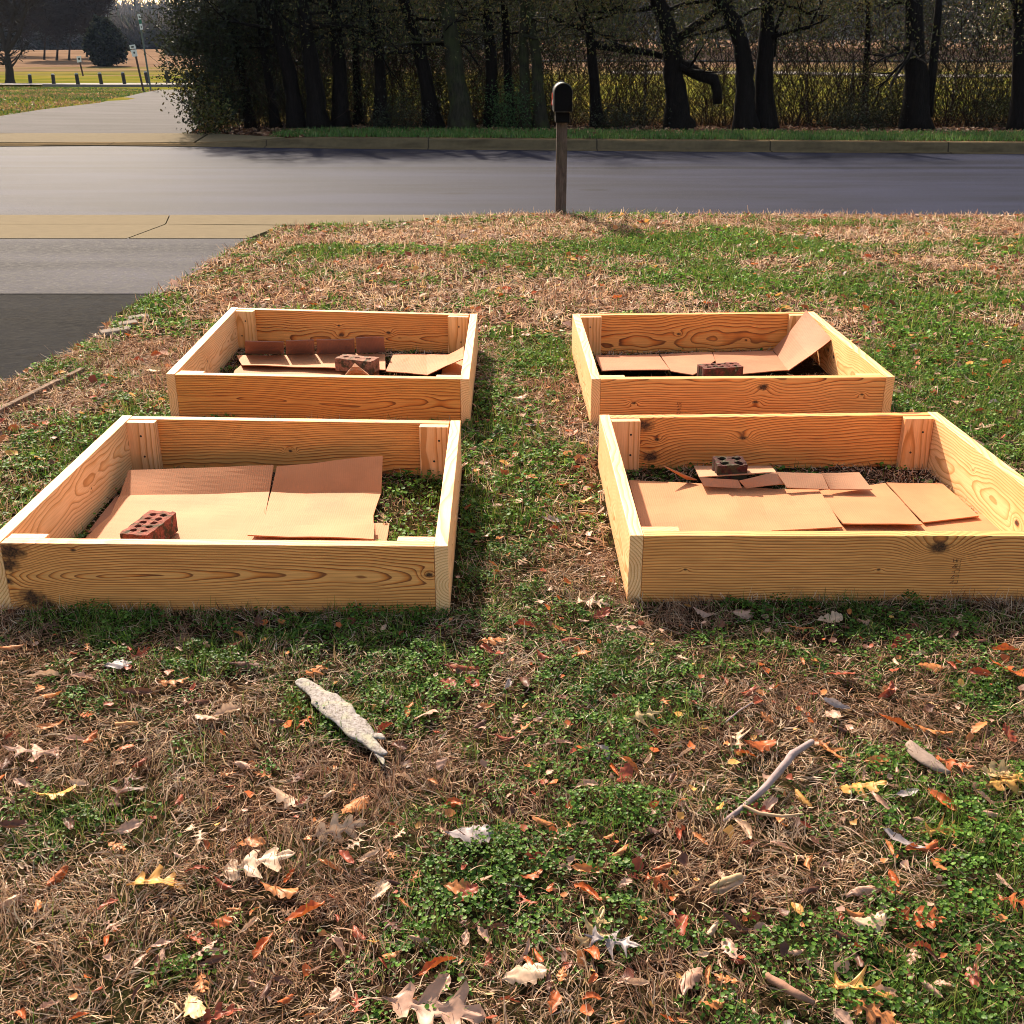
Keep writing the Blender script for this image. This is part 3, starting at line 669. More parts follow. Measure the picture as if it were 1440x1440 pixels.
def stick(label, T, pts, r, m, name='fallen_stick', group=None):
    P_ = [at(*T(x, y), z) for x, y, z in pts]; mb = MB(); q = []; rr = []
    for i in range(len(P_)-1):
        for k in range(4): t = k/4; q.append(P_[i]*(1-t)+P_[i+1]*t+np.array([random.uniform(-1,1), random.uniform(-1,1), 0])*r[0]*.12); rr.append((r[i]*(1-t)+r[i+1]*t))
    q.append(P_[-1]); rr.append(r[-1]); mb.tube(q, rr, 8, rough=.12)
    return tag(mb.build(name, m, smooth=True), label, 'stick', group)
mst = m_plain('grey stick bark', (.27, .20, .19), .9, .15, 0, .35, 70, .5)
stick('curved mauve-grey stick propped above the dead grass on the right', Ts, [(75,540,.012),(180,460,.02),(300,355,.035),(390,250,.045),(460,160,.05),(570,90,.03)], [.0045,.006,.0075,.0085,.0085,.006], mst)
stick('thin pale twig crossing the foot of the curved stick', Ts, [(180,450,.035),(270,495,.03),(400,512,.03),(520,498,.025)], [.003,.004,.003,.002], m_plain('tan twig', (.42,.27,.16), .9))
stick('slender dark twig pointing at the small red leaf', T12, [(1020,1016,.02),(1040,999,.03),(1058,988,.03)], [.002,.002,.0015], mst)
stick('rolled brown bark stick near the bottom right', T12, [(1078,1372,.02),(1100,1386,.025),(1125,1400,.03),(1145,1410,.02)], [.006,.008,.007,.004], m_plain('brown roll', (.24,.13,.09), .9, .1, 0, .4, 60, .5))
stick('stubby tan bark roll left of centre in the right foreground', T12, [(998,1248,.02),(1020,1239,.028),(1043,1231,.03)], [.005,.007,.006], m_plain('tan roll', (.40,.27,.15), .9, .1, 0, .3, 60, .5))
stick('short orange-brown wood chip in the left foreground clover', T12, [(163,1018,.02),(178,1017,.028),(194,1017,.025)], [.004,.0045,.003], m_plain('orange chip', (.50,.24,.10), .9))

# ------------------------------------------------------------------ lawn: dead strands, green blades, clover, litter
BEDS = []
for e in (bedFL, bedFR, bedBL, bedBR): BEDS.append(e)
BQ = [[XY(-20, 763), XY(630, 768), XY(648, 591), XY(172, 584)], [XY(886, 753), XY(1549, 753), XY(1318, 579), XY(843, 583)],
      [XY(233, 526), XY(660, 533), XY(671.5, 441), XY(325, 432)], [XY(832, 533), XY(1259, 530), XY(1144.6, 438), XY(805, 441)]]
def inpoly(x, y, P):
    P = np.asarray(P)[:, :2]; c = np.zeros(x.shape, bool); j = len(P)-1
    for i in range(len(P)):
        a, b = P[i], P[j]
        if a[1] != b[1]: c ^= ((a[1] > y) != (b[1] > y)) & (x < (b[0]-a[0])*(y-a[1])/(b[1]-a[1])+a[0])
        j = i
    return c
def grow(P, k):
    P = np.asarray(P, float)[:, :2]; c = P.mean(0); d = P-c; return c+d*(1+k/np.hypot(d[:, 0], d[:, 1])[:, None])
def free(x, y, margin=.0):
    """on the lawn, not in a board, not under cardboard"""
    ok = (x > lawn_left(y)+.02) & (y < lawn_far(x)-.0)
    inside = np.zeros(x.shape, bool)
    for Q in BQ:
        o = inpoly(x, y, grow(Q, .012+margin)); i = inpoly(x, y, grow(Q, -.062)); ok &= ~(o & ~i); inside |= i
    for C in CARDS: ok &= ~inpoly(x, y, C)
    return ok, inside
_patch = [(90,1165,95,38,.9),(130,1000,60,35,.6),(80,1130,60,30,.4),(240,1090,70,50,.35),(860,1150,75,55,.7),(925,965,80,50,.55),(440,1010,50,40,.3),(640,1320,130,90,.5),(1130,1330,160,80,.6),(1215,1075,70,50,.6),(60,960,50,30,.2),
 (1400,1210,70,60,.5),(1310,1420,120,50,.5),(540,1430,90,40,.7),(300,1330,90,60,.45),(880,1300,70,60,.4),(320,1150,50,30,.3),(1320,960,120,60,.35),(1120,920,80,40,.3),(700,1240,80,50,.4),
 (870,345,150,16,.8),(1010,335,110,14,.6),(1200,400,110,28,.8),(1390,500,110,60,1.0),(1400,590,70,60,.9),(1290,480,60,30,.6),(750,505,48,22,1.1),(700,470,40,16,.5),(720,640,60,40,.25),(150,600,60,40,.5),(60,640,60,40,.4),(250,470,40,12,.5),(500,355,80,12,.5),
 (210,420,30,8,.3),(600,405,60,12,.4),(1340,350,60,12,.3),(420,385,50,10,.35),(900,385,60,12,.4),(590,720,40,60,.4),(1020,390,80,14,.5),(1130,345,60,10,.6),
 # bare or straw-coloured places
 (60,1280,110,70,-.7),(250,1270,120,60,-.5),(560,1090,120,50,-.8),(500,1260,70,60,-.6),(1060,1230,120,50,-.7),(960,1090,70,40,-.5),(1110,1000,60,30,-.4),(840,700,60,60,-.4),(850,800,60,40,-.6),(700,900,90,40,-.4),(950,880,80,30,-.5),
 (180,500,90,30,-.5),(880,420,90,14,-.8),(650,330,120,12,-.6),(1350,330,120,14,-.5),(1150,380,60,12,-.2),(450,340,80,10,-.4),(930,1400,60,60,-.5),(30,1040,60,60,-.4),(1290,1240,60,40,-.3),(60,900,90,30,-.3)]
PW = []
for px, py, rx, ry, s in _patch:
    c = at(px, py); a = at(px+rx, py); b = at(px, py-ry); PW.append((c[0], c[1], abs(a[0]-c[0]), abs(b[1]-c[1]), s))
def greenness(x, y):
    g = (fbm(x, y, 1.9, 21, 5)-.5)*2.6+(vnoise(x, y, 14, 77)-.5)*.9+.16-.22*sm(5.5, 8, y)*(1-sm(.5, 3.0, x))
    for cx, cy, rx, ry, s in PW: g = g+s*1.25*np.exp(-(((x-cx)/rx)**2+((y-cy)/ry)**2))
    return g
def scatter(n, x0, x1, y0, y1, bias=0.0):
    """random points, thinned so that density falls with distance like the picture's scale"""
    y = y0+(y1-y0)*RNG.random(n)**(1+bias); x = x0+(x1-x0)*RNG.random(n); return x, y
def frustum(n, y0, y1, pad=.25, power=0.0):
    u = RNG.random(n)
    # x range widens with distance
    y = y0+(y1-y0)*u
    half = 720/F*(y*CP+H*SP)+pad
    keep = RNG.random(n) < half/half.max(); y = y[keep]; half = half[keep]
    return (RNG.random(len(y))*2-1)*half, y
def ribbons(name, x, y, z, L, wd, elev, curl, bend, colr, m, seg=3, parent=None, kind='stuff', twist=None):
    n = len(x); th = (fbm(x, y, 7, 515, 2)*4+fbm(x, y, 1.1, 516, 2)*3)*np.pi+RNG.standard_normal(n)*(1.0 if name == 'dead_grass' else 3.); ev = elev.copy(); P_ = np.stack([x, y, z], 1); rings = []
    for k in range(seg+1):
        rings.append((P_.copy(), th.copy(), ev.copy()))
        st = (L/seg)[:, None]; d = np.stack([np.cos(ev)*np.cos(th), np.cos(ev)*np.sin(th), np.sin(ev)], 1)
        P_ = P_+d*st; P_[:, 2] = np.maximum(P_[:, 2], z+.002)
        th = th+bend*(RNG.random(n)-.5)*2; ev = ev+curl*(RNG.random(n)-.35)*-1
    tw = (RNG.random(n)-.5)*2.0
    V = np.empty((n, seg+1, 2, 3), np.float32)
    for k, (p, t, e_) in enumerate(rings):
        wv = wd*(1-.75*(k/seg)**2)*.5
        s = np.stack([-np.sin(t)*np.cos(tw), np.cos(t)*np.cos(tw), np.sin(tw)], 1)*wv[:, None]
        V[:, k, 0] = p-s; V[:, k, 1] = p+s
    base = (np.arange(n)*(seg+1)*2)[:, None]
    q = np.concatenate([base+np.array([2*k, 2*k+1, 2*k+3, 2*k+2])[None] for k in range(seg)], 0)
    C = np.repeat(colr, (seg+1)*2, 0)
    return tag(npmesh(name, V.reshape(-1, 3), q, m, C), kind=kind)
def pal(cs, n, jit=.18):
    cs = np.array(cs); i = RNG.integers(0, len(cs), n); return np.clip(cs[i]*(1+jit*RNG.standard_normal((n, 1))), .004, .95)
DEAD = [(.74,.50,.31),(.64,.40,.23),(.82,.62,.44),(.44,.24,.14),(.32,.15,.08),(.62,.40,.20),(.20,.09,.05),(.72,.50,.36),(.12,.06,.035)]
DEADR = [(.36,.18,.10),(.45,.25,.15),(.26,.12,.07),(.55,.34,.20)]
def merge_cat(a): return np.concatenate(a)
def dead_zone(y0, y1, n, L, W, seg):
    x, y = frustum(n, y0, y1); ok, ins = free(x, y); g = greenness(x, y)
    ok &= RNG.random(len(x)) < np.clip(.56-.50*g, .10, 1)
    x, y, ins, g = x[ok], y[ok], ins[ok], g[ok]; k = len(x)
    z = gz(x, y)+RNG.random(k)*.012
    Ls = L*(.4+.8*RNG.random(k)+.7*RNG.random(k)**5); Ls[ins] *= .6
    tuft = sm(.55, .75, fbm(x, y, 9, 55, 2))
    ev = np.where(RNG.random(k) < .12+.5*tuft, R(35)+R(40)*RNG.random(k), R(25)*RNG.random(k))
    c = pal(DEAD, k); red = (fbm(x, y, 1.3, 91, 3) > .54) & (RNG.random(k) < .55); c2 = pal(DEADR, k); c[red] = c2[red]
    return x, y, z, Ls, W*(.5+1.1*RNG.random(k)**1.5), ev, c
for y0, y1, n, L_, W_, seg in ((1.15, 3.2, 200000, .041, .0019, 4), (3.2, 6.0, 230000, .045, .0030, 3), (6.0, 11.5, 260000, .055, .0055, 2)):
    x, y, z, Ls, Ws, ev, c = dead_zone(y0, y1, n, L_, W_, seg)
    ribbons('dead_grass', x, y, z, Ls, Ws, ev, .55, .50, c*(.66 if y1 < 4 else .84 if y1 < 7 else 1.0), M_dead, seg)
# green blades in tufts
GREEN = [(.070,.135,.014),(.10,.17,.020),(.05,.10,.012),(.14,.20,.03),(.20,.21,.05)]
for y0, y1, n, L_, W_, seg in ((1.15, 3.2, 100000, .045, .0018, 3), (3.2, 6.0, 110000, .045, .0032, 2), (6.0, 11.5, 190000, .05, .0060, 2)):
    x, y = frustum(n, y0, y1); ok, ins = free(x, y); g = greenness(x, y); gg = fbm(x, y, 5, 66, 3)
    ok &= RNG.random(len(x)) < np.clip((g-.05)*.9+.10, .05, 1)*np.where(y < 3.2, sm(.45, .62, gg)+.15, .45+.55*sm(.4, .6, gg))
    x, y, ins = x[ok], y[ok], ins[ok]; k = len(x)
    Ls = L_*(.5+.9*RNG.random(k)); Ls[ins] *= .7
    ribbons('green_grass', x, y, gz(x, y)+.002, Ls, W_*(.6+.7*RNG.random(k)), R(35)+R(50)*RNG.random(k), .5, .4, pal(GREEN, k), M_green, seg)
# fringe of taller dry blades against the front boards
fx = []; fy = []
for Q in BQ[:2]:
    t = RNG.random(420); a, b = np.array(Q[0][:2]), np.array(Q[1][:2]); q = a+(b-a)*t[:, None]; fx.append(q[:, 0]); fy.append(q[:, 1]-.008-.03*RNG.random(420))
x = np.concatenate(fx); y = np.concatenate(fy); k = len(x)
ribbons('dead_grass', x, y, gz(x, y), .022+.035*RNG.random(k)**2, .0016+.001*RNG.random(k), R(30)+R(50)*RNG.random(k), .7, .6, pal(DEAD, k), M_dead, 4)
# clover and chickweed: little cupped leaves
def fans(name, x, y, z, r, tilt, colr, m, k=6, cup=.25, jag=.0, kind='stuff'):
    n = len(x); a0 = RNG.random(n)*2*np.pi; ta = RNG.random(n)*2*np.pi
    nx, ny, nz = np.sin(tilt)*np.cos(ta), np.sin(tilt)*np.sin(ta), np.cos(tilt)
    N_ = np.stack([nx, ny, nz], 1); U = np.cross(N_, np.array([.0, 1., .0])+.0*N_); U /= np.linalg.norm(U, axis=1)[:, None]+1e-9; Wv = np.cross(N_, U)
    V = np.empty((n, k+1, 3), np.float32); c0 = np.stack([x, y, z], 1); V[:, 0] = c0-N_*(r*cup)[:, None]
    for j in range(k):
        a = a0+2*np.pi*j/k; rr = r*(1+jag*(RNG.random(n)-.5)*2)
        V[:, j+1] = c0+(U*np.cos(a)[:, None]+Wv*np.sin(a)[:, None])*rr[:, None]+N_*(r*cup*.8*(RNG.random(n)-.5)*(2 if jag else 0))[:, None]
    b = (np.arange(n)*(k+1))[:, None]
    T_ = np.concatenate([b+np.array([0, j+1, (j+1) % k+1])[None] for j in range(k)], 0)
    return tag(npmesh(name, V.reshape(-1, 3), T_, m, np.repeat(colr, k+1, 0)), kind=kind)
CLOV = [(.050,.125,.012),(.08,.175,.020),(.11,.215,.028),(.034,.085,.010),(.14,.24,.035)]
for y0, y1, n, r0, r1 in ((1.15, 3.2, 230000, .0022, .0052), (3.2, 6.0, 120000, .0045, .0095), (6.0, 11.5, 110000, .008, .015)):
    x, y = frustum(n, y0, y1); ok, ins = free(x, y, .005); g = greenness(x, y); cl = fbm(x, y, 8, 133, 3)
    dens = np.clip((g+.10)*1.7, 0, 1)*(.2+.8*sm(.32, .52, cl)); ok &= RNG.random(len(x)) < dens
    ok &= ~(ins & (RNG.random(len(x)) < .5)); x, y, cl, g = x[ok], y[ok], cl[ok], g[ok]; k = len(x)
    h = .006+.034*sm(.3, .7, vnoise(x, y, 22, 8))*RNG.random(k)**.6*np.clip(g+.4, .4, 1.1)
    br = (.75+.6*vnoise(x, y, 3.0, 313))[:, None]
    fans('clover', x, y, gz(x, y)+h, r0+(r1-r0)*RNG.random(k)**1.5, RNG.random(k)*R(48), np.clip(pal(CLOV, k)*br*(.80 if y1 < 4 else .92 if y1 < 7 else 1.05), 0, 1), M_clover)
LEAFC = {'pale tan': (.54,.36,.24), 'pinkish tan': (.46,.27,.19), 'orange brown': (.46,.17,.055), 'rust red': (.28,.060,.028), 'dark brown': (.12,.050,.032), 'grey': (.33,.27,.26), 'golden': (.58,.29,.075), 'pale yellow': (.56,.38,.18), 'rust orange': (.42,.10,.025)}
LC = [LEAFC[k] for k in ('pinkish tan', 'orange brown', 'rust red', 'dark brown', 'rust orange', 'pinkish tan', 'dark brown', 'golden')]
for y0, y1, n, r0, r1 in ((1.2, 3.2, 1900, .003, .012), (3.2, 6.2, 2600, .008, .022), (6.2, 11.3, 2600, .012, .030)):
    x, y = frustum(n, y0, y1); ok, ins = free(x, y, .01); ok &= ~ins; ok &= RNG.random(len(x)) < .35+1.3*(fbm(x, y, 1.1, 401, 3)-.3); x, y = x[ok], y[ok]; k = len(x)
    fans('leaf_litter', x, y, gz(x, y)+.010+.018*RNG.random(k), r0+(r1-r0)*RNG.random(k), RNG.random(k)*R(50), pal(LC, k, .25), M_leaf, 7, .3, .45)
# green verge beyond the street, and the bank at the left
n = 42000; x = RNG.random(n)*36-14; y = curb_y(x)+.32+RNG.random(n)*2.6; ok = (x > -4.6-.0*y) & (y < curb_y(x)+2.3+.6*fbm(x, y, .8, 3, 2)); ok &= (y < curb_y(x)+.32+1.2*(x+5.6)); x, y = x[ok], y[ok]; k = len(x)
ribbons('verge_grass', x, y, gz(x, y), .05+.06*RNG.random(k), .012+.01*RNG.random(k), R(40)+R(45)*RNG.random(k), .4, .4, pal([(.07,.15,.03),(.10,.19,.04),(.05,.11,.02),(.16,.20,.06)], k), M_green, 2)
bp = [gnd(-300, 176), gnd(0, 164), gnd(60, 154.5), gnd(140, 145), gnd(205, 130), gnd(236, 127), gnd(150, 124), gnd(-300, 119)]
xs_ = [p[0] for p in bp]; ys_ = [p[1] for p in bp]
n = 90000; x = min(xs_)+RNG.random(n)*(max(xs_)-min(xs_)); y = min(ys_)+RNG.random(n)**1.6*(max(ys_)-min(ys_)); ok = inpoly(x, y, bp) & (x > -.52*y-4); x, y = x[ok], y[ok]; k = len(x)
gq = fbm(x, y, .35, 61, 4); cc = pal([(.09,.16,.03),(.14,.20,.05),(.06,.11,.02)], k); dd = pal([(.40,.26,.13),(.30,.17,.08)], k); br_ = gq+.25*RNG.random(k) > .68; cc[br_] = dd[br_]
ribbons('verge_grass', x, y, gz(x, y), .05+.07*RNG.random(k), .02+.025*RNG.random(k), R(15)+R(45)*RNG.random(k), .4, .4, cc*.62, M_green, 2)
n = 9000; x = -7.5+RNG.random(n)*26; y = curb_y(x)+.3+RNG.random(n)**.7*4.2; ok = (y > curb_y(x)+1.6+.9*(vnoise(x, y, 1.2, 4)-.5)) | (x < -3.6); ok &= (x > -6.3+.0*y) ; ok &= (y-curb_y(x) > (-(x)-4.4)*.9); x, y = x[ok], y[ok]; k = len(x)
fans('leaf_litter', x, y, gz(x, y)+.02*RNG.random(k), .02+.04*RNG.random(k), RNG.random(k)*R(50), pal([(.22,.10,.06),(.35,.18,.10),(.14,.07,.05),(.45,.27,.16)], k, .25), M_leaf, 6, .3, .4)

# ------------------------------------------------------------------ fallen leaves one by one
OAK = [(0,0,.012),(.10,.11,.03),(.16,.14,.12),(.21,.23,.20),(.26,.30,.17),(.30,.29,.06),(.36,.35,.05),(.42,.41,.19),(.46,.51,.31),(.50,.59,.28),(.55,.53,.10),(.62,.60,.06),(.68,.67,.17),(.73,.78,.25),(.78,.83,.19),(.82,.79,.07),(.88,.86,.07),(.94,.95,.09),(.98,1.0,.05),(1,1.03,.002)]
PIN = [(0,0,.012),(.14,.14,.025),(.18,.12,.14),(.20,.13,.25),(.24,.20,.12),(.28,.27,.05),(.36,.37,.04),(.42,.44,.17),(.45,.53,.30),(.47,.62,.38),(.52,.55,.20),(.57,.56,.07),(.64,.66,.05),(.70,.75,.15),(.72,.84,.26),(.76,.80,.13),(.82,.82,.05),(.90,.92,.06),(.96,1.0,.03),(1,1.06,.002)]
SHA = [(0,0,.012),(.08,.07,.05),(.16,.15,.12),(.22,.23,.17),(.28,.29,.14),(.34,.35,.19),(.40,.42,.26),(.46,.49,.29),(.51,.53,.21),(.57,.59,.24),(.63,.66,.29),(.69,.72,.27),(.74,.75,.19),(.79,.81,.21),(.85,.88,.20),(.90,.93,.14),(.95,.97,.11),(1,1.0,.01)]
def leaf_mesh(kind, seed, c):
    r = random.Random(seed); K = 4; curlx = r.uniform(-1, 1.4)
    roll = {'rolled': 2.6, 'folded': r.choice((1.5, -1.2)), 'oak': r.uniform(.1, .6)*r.choice((1, -.7)), 'shallow': r.uniform(.1, .7)*r.choice((1, -.8))}.get(kind, r.uniform(.3, 1.2))
    if kind == 'oak': base = OAK if seed % 2 else PIN
    elif kind == 'shallow': base = SHA
    else:
        wd = .13 if kind == 'rolled' else r.uniform(.17, .27); pk = r.uniform(.8, 1.3)
        base = [(i/18, i/18, wd*math.sin(math.pi*min(1, (i/18)**pk*.96+.02))**.8) for i in range(19)]
    n = len(base)-1; rows = []; jl = [r.uniform(.82, 1.15) for _ in base]; jr = [r.uniform(.82, 1.15) for _ in base]; kink = r.uniform(-.12, .12); tw = r.uniform(-.9, .9)
    for i, (m_, xe, w0) in enumerate(base):
        row = []
        for k in range(-K, K+1):
            s = k/K; a_ = abs(s); w = w0*(jr[i] if s > 0 else jl[i]); x = m_+(xe-m_)*a_**1.5-.5; yv = s*w
            ang = roll*min(1.3, abs(yv)/.25)*(1 if s > 0 else .75)
            y = yv*math.cos(ang*.75)+kink*math.sin(math.pi*m_); z = abs(yv)*math.sin(ang)+.22*curlx*x*x*2+tw*x*yv*.9+.018*math.sin(11*x+5*s+seed)+.02*a_*math.sin(23*m_+seed*2)
            row.append((x, y, z))
        rows.append(row)
    V = [p for row in rows for p in row]; q = 2*K+1
    Fq = [(i*q+k, (i+1)*q+k, (i+1)*q+k+1, i*q+k+1) for i in range(n) for k in range(q-1)]
    cols = [];
    for i in range(n+1):
        for k in range(-K, K+1):
            s = abs(k)/K; v = 1.15 if k == 0 else 1-.16*((i % 3) == 0)-.35*s*r.random()*(1 if r.random() < .5 else 0)
            cols.append([min(.95, x*v) for x in c])
    b = len(V); V += [(-.5, -.006, 0), (-.5, .006, 0), (-.68, .005, .03*curlx), (-.68, -.005, .03*curlx)]; Fq.append((b, b+1, b+2, b+3)); cols += [[x*.7 for x in c]]*4
    me = bpy.data.meshes.new('oak_leaf'); me.from_pydata(V, [], Fq); me.update()
    a = me.color_attributes.new('tint', 'FLOAT_COLOR', 'POINT'); a.data.foreach_set('color', np.array([(*x, 1) for x in cols], np.float32).ravel())
    me.polygons.foreach_set('use_smooth', np.ones(len(me.polygons), bool)); me.materials.append(M_leaf); return me
_lm = {}
def get_leaf(kind, cname, v):
    k = (kind, cname, v)
    if k not in _lm: _lm[k] = leaf_mesh(kind, hash_(kind+cname)+v*7, LEAFC[cname])
    return _lm[k]
def hash_(s): return sum((i+1)*ord(ch) for i, ch in enumerate(s)) % 997
HAND = [(50,1053,62,200,'oak','pinkish tan'),(77,1112,44,20,'shallow','golden'),(167,1107,66,80,'oak','dark brown'),(110,1097,26,10,'oval','pale tan'),(337,1070,30,-30,'folded','pinkish tan'),(127,1033,32,80,'folded','rust orange'),
(197,1067,24,60,'folded','rust red'),(443,938,36,60,'oak','orange brown'),(400,1118,46,-20,'shallow','pale tan'),(165,930,30,10,'shallow','grey'),(320,1000,36,30,'oval','pale tan'),(243,955,32,20,'oak','orange brown'),(62,945,42,35,'rolled','pale tan'),(192,973,40,5,'folded','dark brown'),
(418,998,36,75,'rolled','orange brown'),(345,930,44,5,'folded','dark brown'),(285,982,30,60,'folded','dark brown'),
(693,900,30,20,'oak','orange brown'),(650,935,46,-5,'folded','rust red'),(767,920,28,-40,'folded','rust red'),(737,876,28,-20,'folded','rust red'),(713,960,20,70,'oval','grey'),(597,1000,38,60,'shallow','pinkish tan'),(710,1032,26,-10,'folded','rust red'),(737,1020,24,40,'oak','orange brown'),
(797,1018,32,80,'folded','pale tan'),(900,1007,46,10,'oak','pale yellow'),(785,1043,38,-5,'rolled','pinkish tan'),(848,1053,28,-50,'oval','grey'),(863,1078,34,-75,'rolled','rust orange'),(885,1072,36,-50,'rolled','orange brown'),(825,1100,30,0,'oval','pinkish tan'),(637,1126,26,0,'oval','rust orange'),
(1067,982,22,60,'shallow','rust red'),(1043,1033,44,75,'oak','pale tan'),(1068,1042,36,10,'shallow','rust orange'),(1170,1053,42,-70,'oak','orange brown'),(1177,985,36,-10,'folded','grey'),(1172,1000,34,-70,'oval','pinkish tan'),(1420,943,46,-25,'oak','rust orange'),(1308,937,28,0,'shallow','orange brown'),(1290,918,22,0,'oval','pale tan'),
(1260,1012,46,-15,'folded','rust orange'),(1313,1023,38,-20,'oak','orange brown'),(1210,1106,54,0,'oak','golden'),(1240,1122,44,-65,'rolled','pinkish tan'),(1130,1117,32,-60,'folded','golden'),(1083,1130,40,50,'oval','pinkish tan'),(1423,1100,64,15,'oak','golden'),(1400,1085,50,25,'oak','pale yellow'),(1325,1125,48,-65,'folded','rust orange'),
(1277,1113,30,10,'oval','grey'),(1337,1073,46,-40,'oak','rust orange'),(1380,945,32,-30,'folded','rust red'),
(220,1237,60,10,'oak','golden'),(357,1215,84,15,'oak','pale tan'),(80,1227,34,60,'folded','rust orange'),(392,1250,44,-15,'shallow','orange brown'),(430,1283,56,40,'folded','rust orange'),(370,1327,46,70,'folded','rust orange'),(348,1297,36,60,'rolled','pale tan'),(300,1350,38,5,'folded','dark brown'),(397,1377,28,-10,'oval','dark brown'),
(273,1412,48,-60,'shallow','pale yellow'),(310,1427,48,15,'oak','rust red'),(67,1413,28,40,'oval','pinkish tan'),(12,1262,34,50,'folded','pale tan'),(475,1165,60,25,'oak','pale tan'),(500,1130,44,60,'shallow','orange brown'),(15,1160,44,0,'folded','dark brown'),(180,1160,40,20,'oval','pinkish tan'),
(660,1172,52,5,'shallow','grey'),(487,1205,32,-50,'oval','rust red'),(520,1202,26,30,'folded','pale tan'),(643,1243,30,0,'shallow','orange brown'),(747,1227,26,20,'shallow','rust orange'),(680,1313,32,-50,'oval','pinkish tan'),(615,1357,58,40,'rolled','rust orange'),(617,1387,46,60,'oval','pinkish tan'),(737,1372,50,15,'shallow','pale tan'),
(830,1302,64,60,'oak','pale yellow'),(825,1250,54,-55,'rolled','rust orange'),(826,1218,44,-20,'folded','orange brown'),(608,1425,110,-10,'oak','pinkish tan'),(833,1400,26,10,'oval','rust orange'),(895,1380,34,-10,'folded','pale tan'),(923,1238,36,-30,'oak','rust orange'),(688,1397,15,0,'oval','pale yellow'),(860,1325,60,-20,'oak','grey'),(735,1335,36,60,'rolled','pinkish tan'),
(1270,1182,54,-30,'oval','grey'),(1327,1167,50,10,'oak','golden'),(1307,1187,32,30,'folded','rust orange'),(1023,1241,54,15,'rolled','pale tan'),(1217,1293,48,20,'shallow','pale tan'),(1293,1290,50,-20,'oak','rust orange'),(1215,1248,48,10,'folded','pinkish tan'),(1033,1296,44,-40,'folded','dark brown'),(1425,1270,40,-20,'oak','rust orange'),
(1195,1318,50,-20,'folded','dark brown'),(975,1372,64,60,'folded','pinkish tan'),(988,1337,24,30,'oval','pale tan'),(997,1367,38,75,'rolled','orange brown'),(1208,1387,70,-20,'oak','golden'),(1240,1392,42,10,'oval','pinkish tan'),(1000,1407,30,10,'shallow','orange brown'),(1040,1343,22,20,'folded','rust red'),(1140,1210,26,70,'folded','orange brown'),(1122,1272,28,-70,'oval','golden'),(1230,1425,60,-30,'oak','orange brown'),(985,1178,30,-60,'folded','orange brown'),(1045,1165,40,-70,'folded','pale tan'),
# between and around the beds
(717,653,14,20,'oval','pinkish tan'),(770,653,18,-30,'folded','pale tan'),(775,728,22,10,'shallow','grey'),(735,785,22,70,'oak','pale tan'),(830,845,40,-15,'oak','pale tan'),(820,702,20,10,'shallow','golden'),(690,588,24,30,'folded','rust red'),(805,595,12,0,'oval','rust orange'),(730,560,18,-10,'shallow','pale tan'),(665,745,20,-60,'folded','rust red'),(800,527,16,10,'oak','pale tan'),(745,598,14,0,'oval','grey'),
(838,755,26,10,'rolled','pinkish tan'),(780,738,14,-20,'folded','rust red'),(670,655,18,20,'folded','dark brown'),(845,860,24,30,'shallow','rust red'),(870,880,26,-20,'oak','pinkish tan'),
(1285,484,18,10,'folded','pinkish tan'),(1365,484,9,0,'oval','rust orange'),(1330,530,14,20,'shallow','pale yellow'),(1397,566,14,0,'oval','grey'),(1330,535,14,20,'oval','pale tan'),(1365,535,18,-30,'shallow','pale tan'),(1312,573,16,10,'shallow','pinkish tan'),(1385,600,24,10,'oak','pale tan'),(1355,628,26,5,'rolled','pinkish tan'),(1270,600,14,40,'oval','pinkish tan'),(1420,620,22,-20,'folded','dark brown'),(1360,480,14,0,'shallow','dark brown'),(1420,590,18,0,'oval','dark brown'),
(46,578,16,20,'oak','pinkish tan'),(75,597,9,0,'oval','rust red'),(24,610,12,0,'shallow','rust red'),(107,575,12,10,'oval','pale tan'),(60,655,14,10,'shallow','pale tan'),(190,410,10,0,'oval','pale tan'),(195,505,16,0,'folded','rust red'),(215,520,18,10,'shallow','pale yellow'),
(540,880,20,80,'folded','pale tan'),(565,887,14,70,'oval','rust red'),(617,880,16,70,'folded','rust red'),(990,858,30,-10,'folded','pinkish tan'),(1045,860,26,10,'shallow','pinkish tan'),(1085,858,22,0,'oval','dark brown'),(1250,858,26,0,'oval','dark brown'),(1215,870,24,30,'folded','pinkish tan'),(350,1180,36,-10,'shallow','orange brown')]
LAND = [(480,1010,'bark slab'),(1085,1095,'curved stick'),(1307,1065,'grey bark slab'),(610,870,'corner of the left near bed'),(895,860,'corner of the right near bed')]
def where(px, py):
    cx = ['at the far left','on the left','left of centre','at the centre','right of centre','on the right','at the far right'][min(6, int(px/206))]
    if py > 1340: r_ = 'lowest grass'
    elif py > 1200: r_ = 'lower lawn'
    elif py > 1090: r_ = 'lawn below the bark slab'
    elif py > 960: r_ = 'lawn beside the bark slab'
    elif py > 855: r_ = 'shade of the near beds'
    elif 640 < px < 900 and py > 430: return 'in the lane between the near beds' if py > 600 else 'in the lane between the back beds'
    elif px > 1150 and py > 430: return 'on grass right of the near bed' if py > 570 else 'on grass right of the back bed'
    elif px < 250 and py > 430: return 'on the lawn left of the beds'
    else: return 'on the lawn behind the beds'+(' toward the driveway' if px < 500 else ' near the mailbox' if px < 950 else ' at the right')
    return cx+' in the '+r_
KN = {'oak': 'lobed oak leaf', 'shallow': 'shallow-lobed leaf', 'oval': 'oval leaf', 'rolled': 'rolled-up leaf', 'folded': 'curled leaf'}
ALL = []
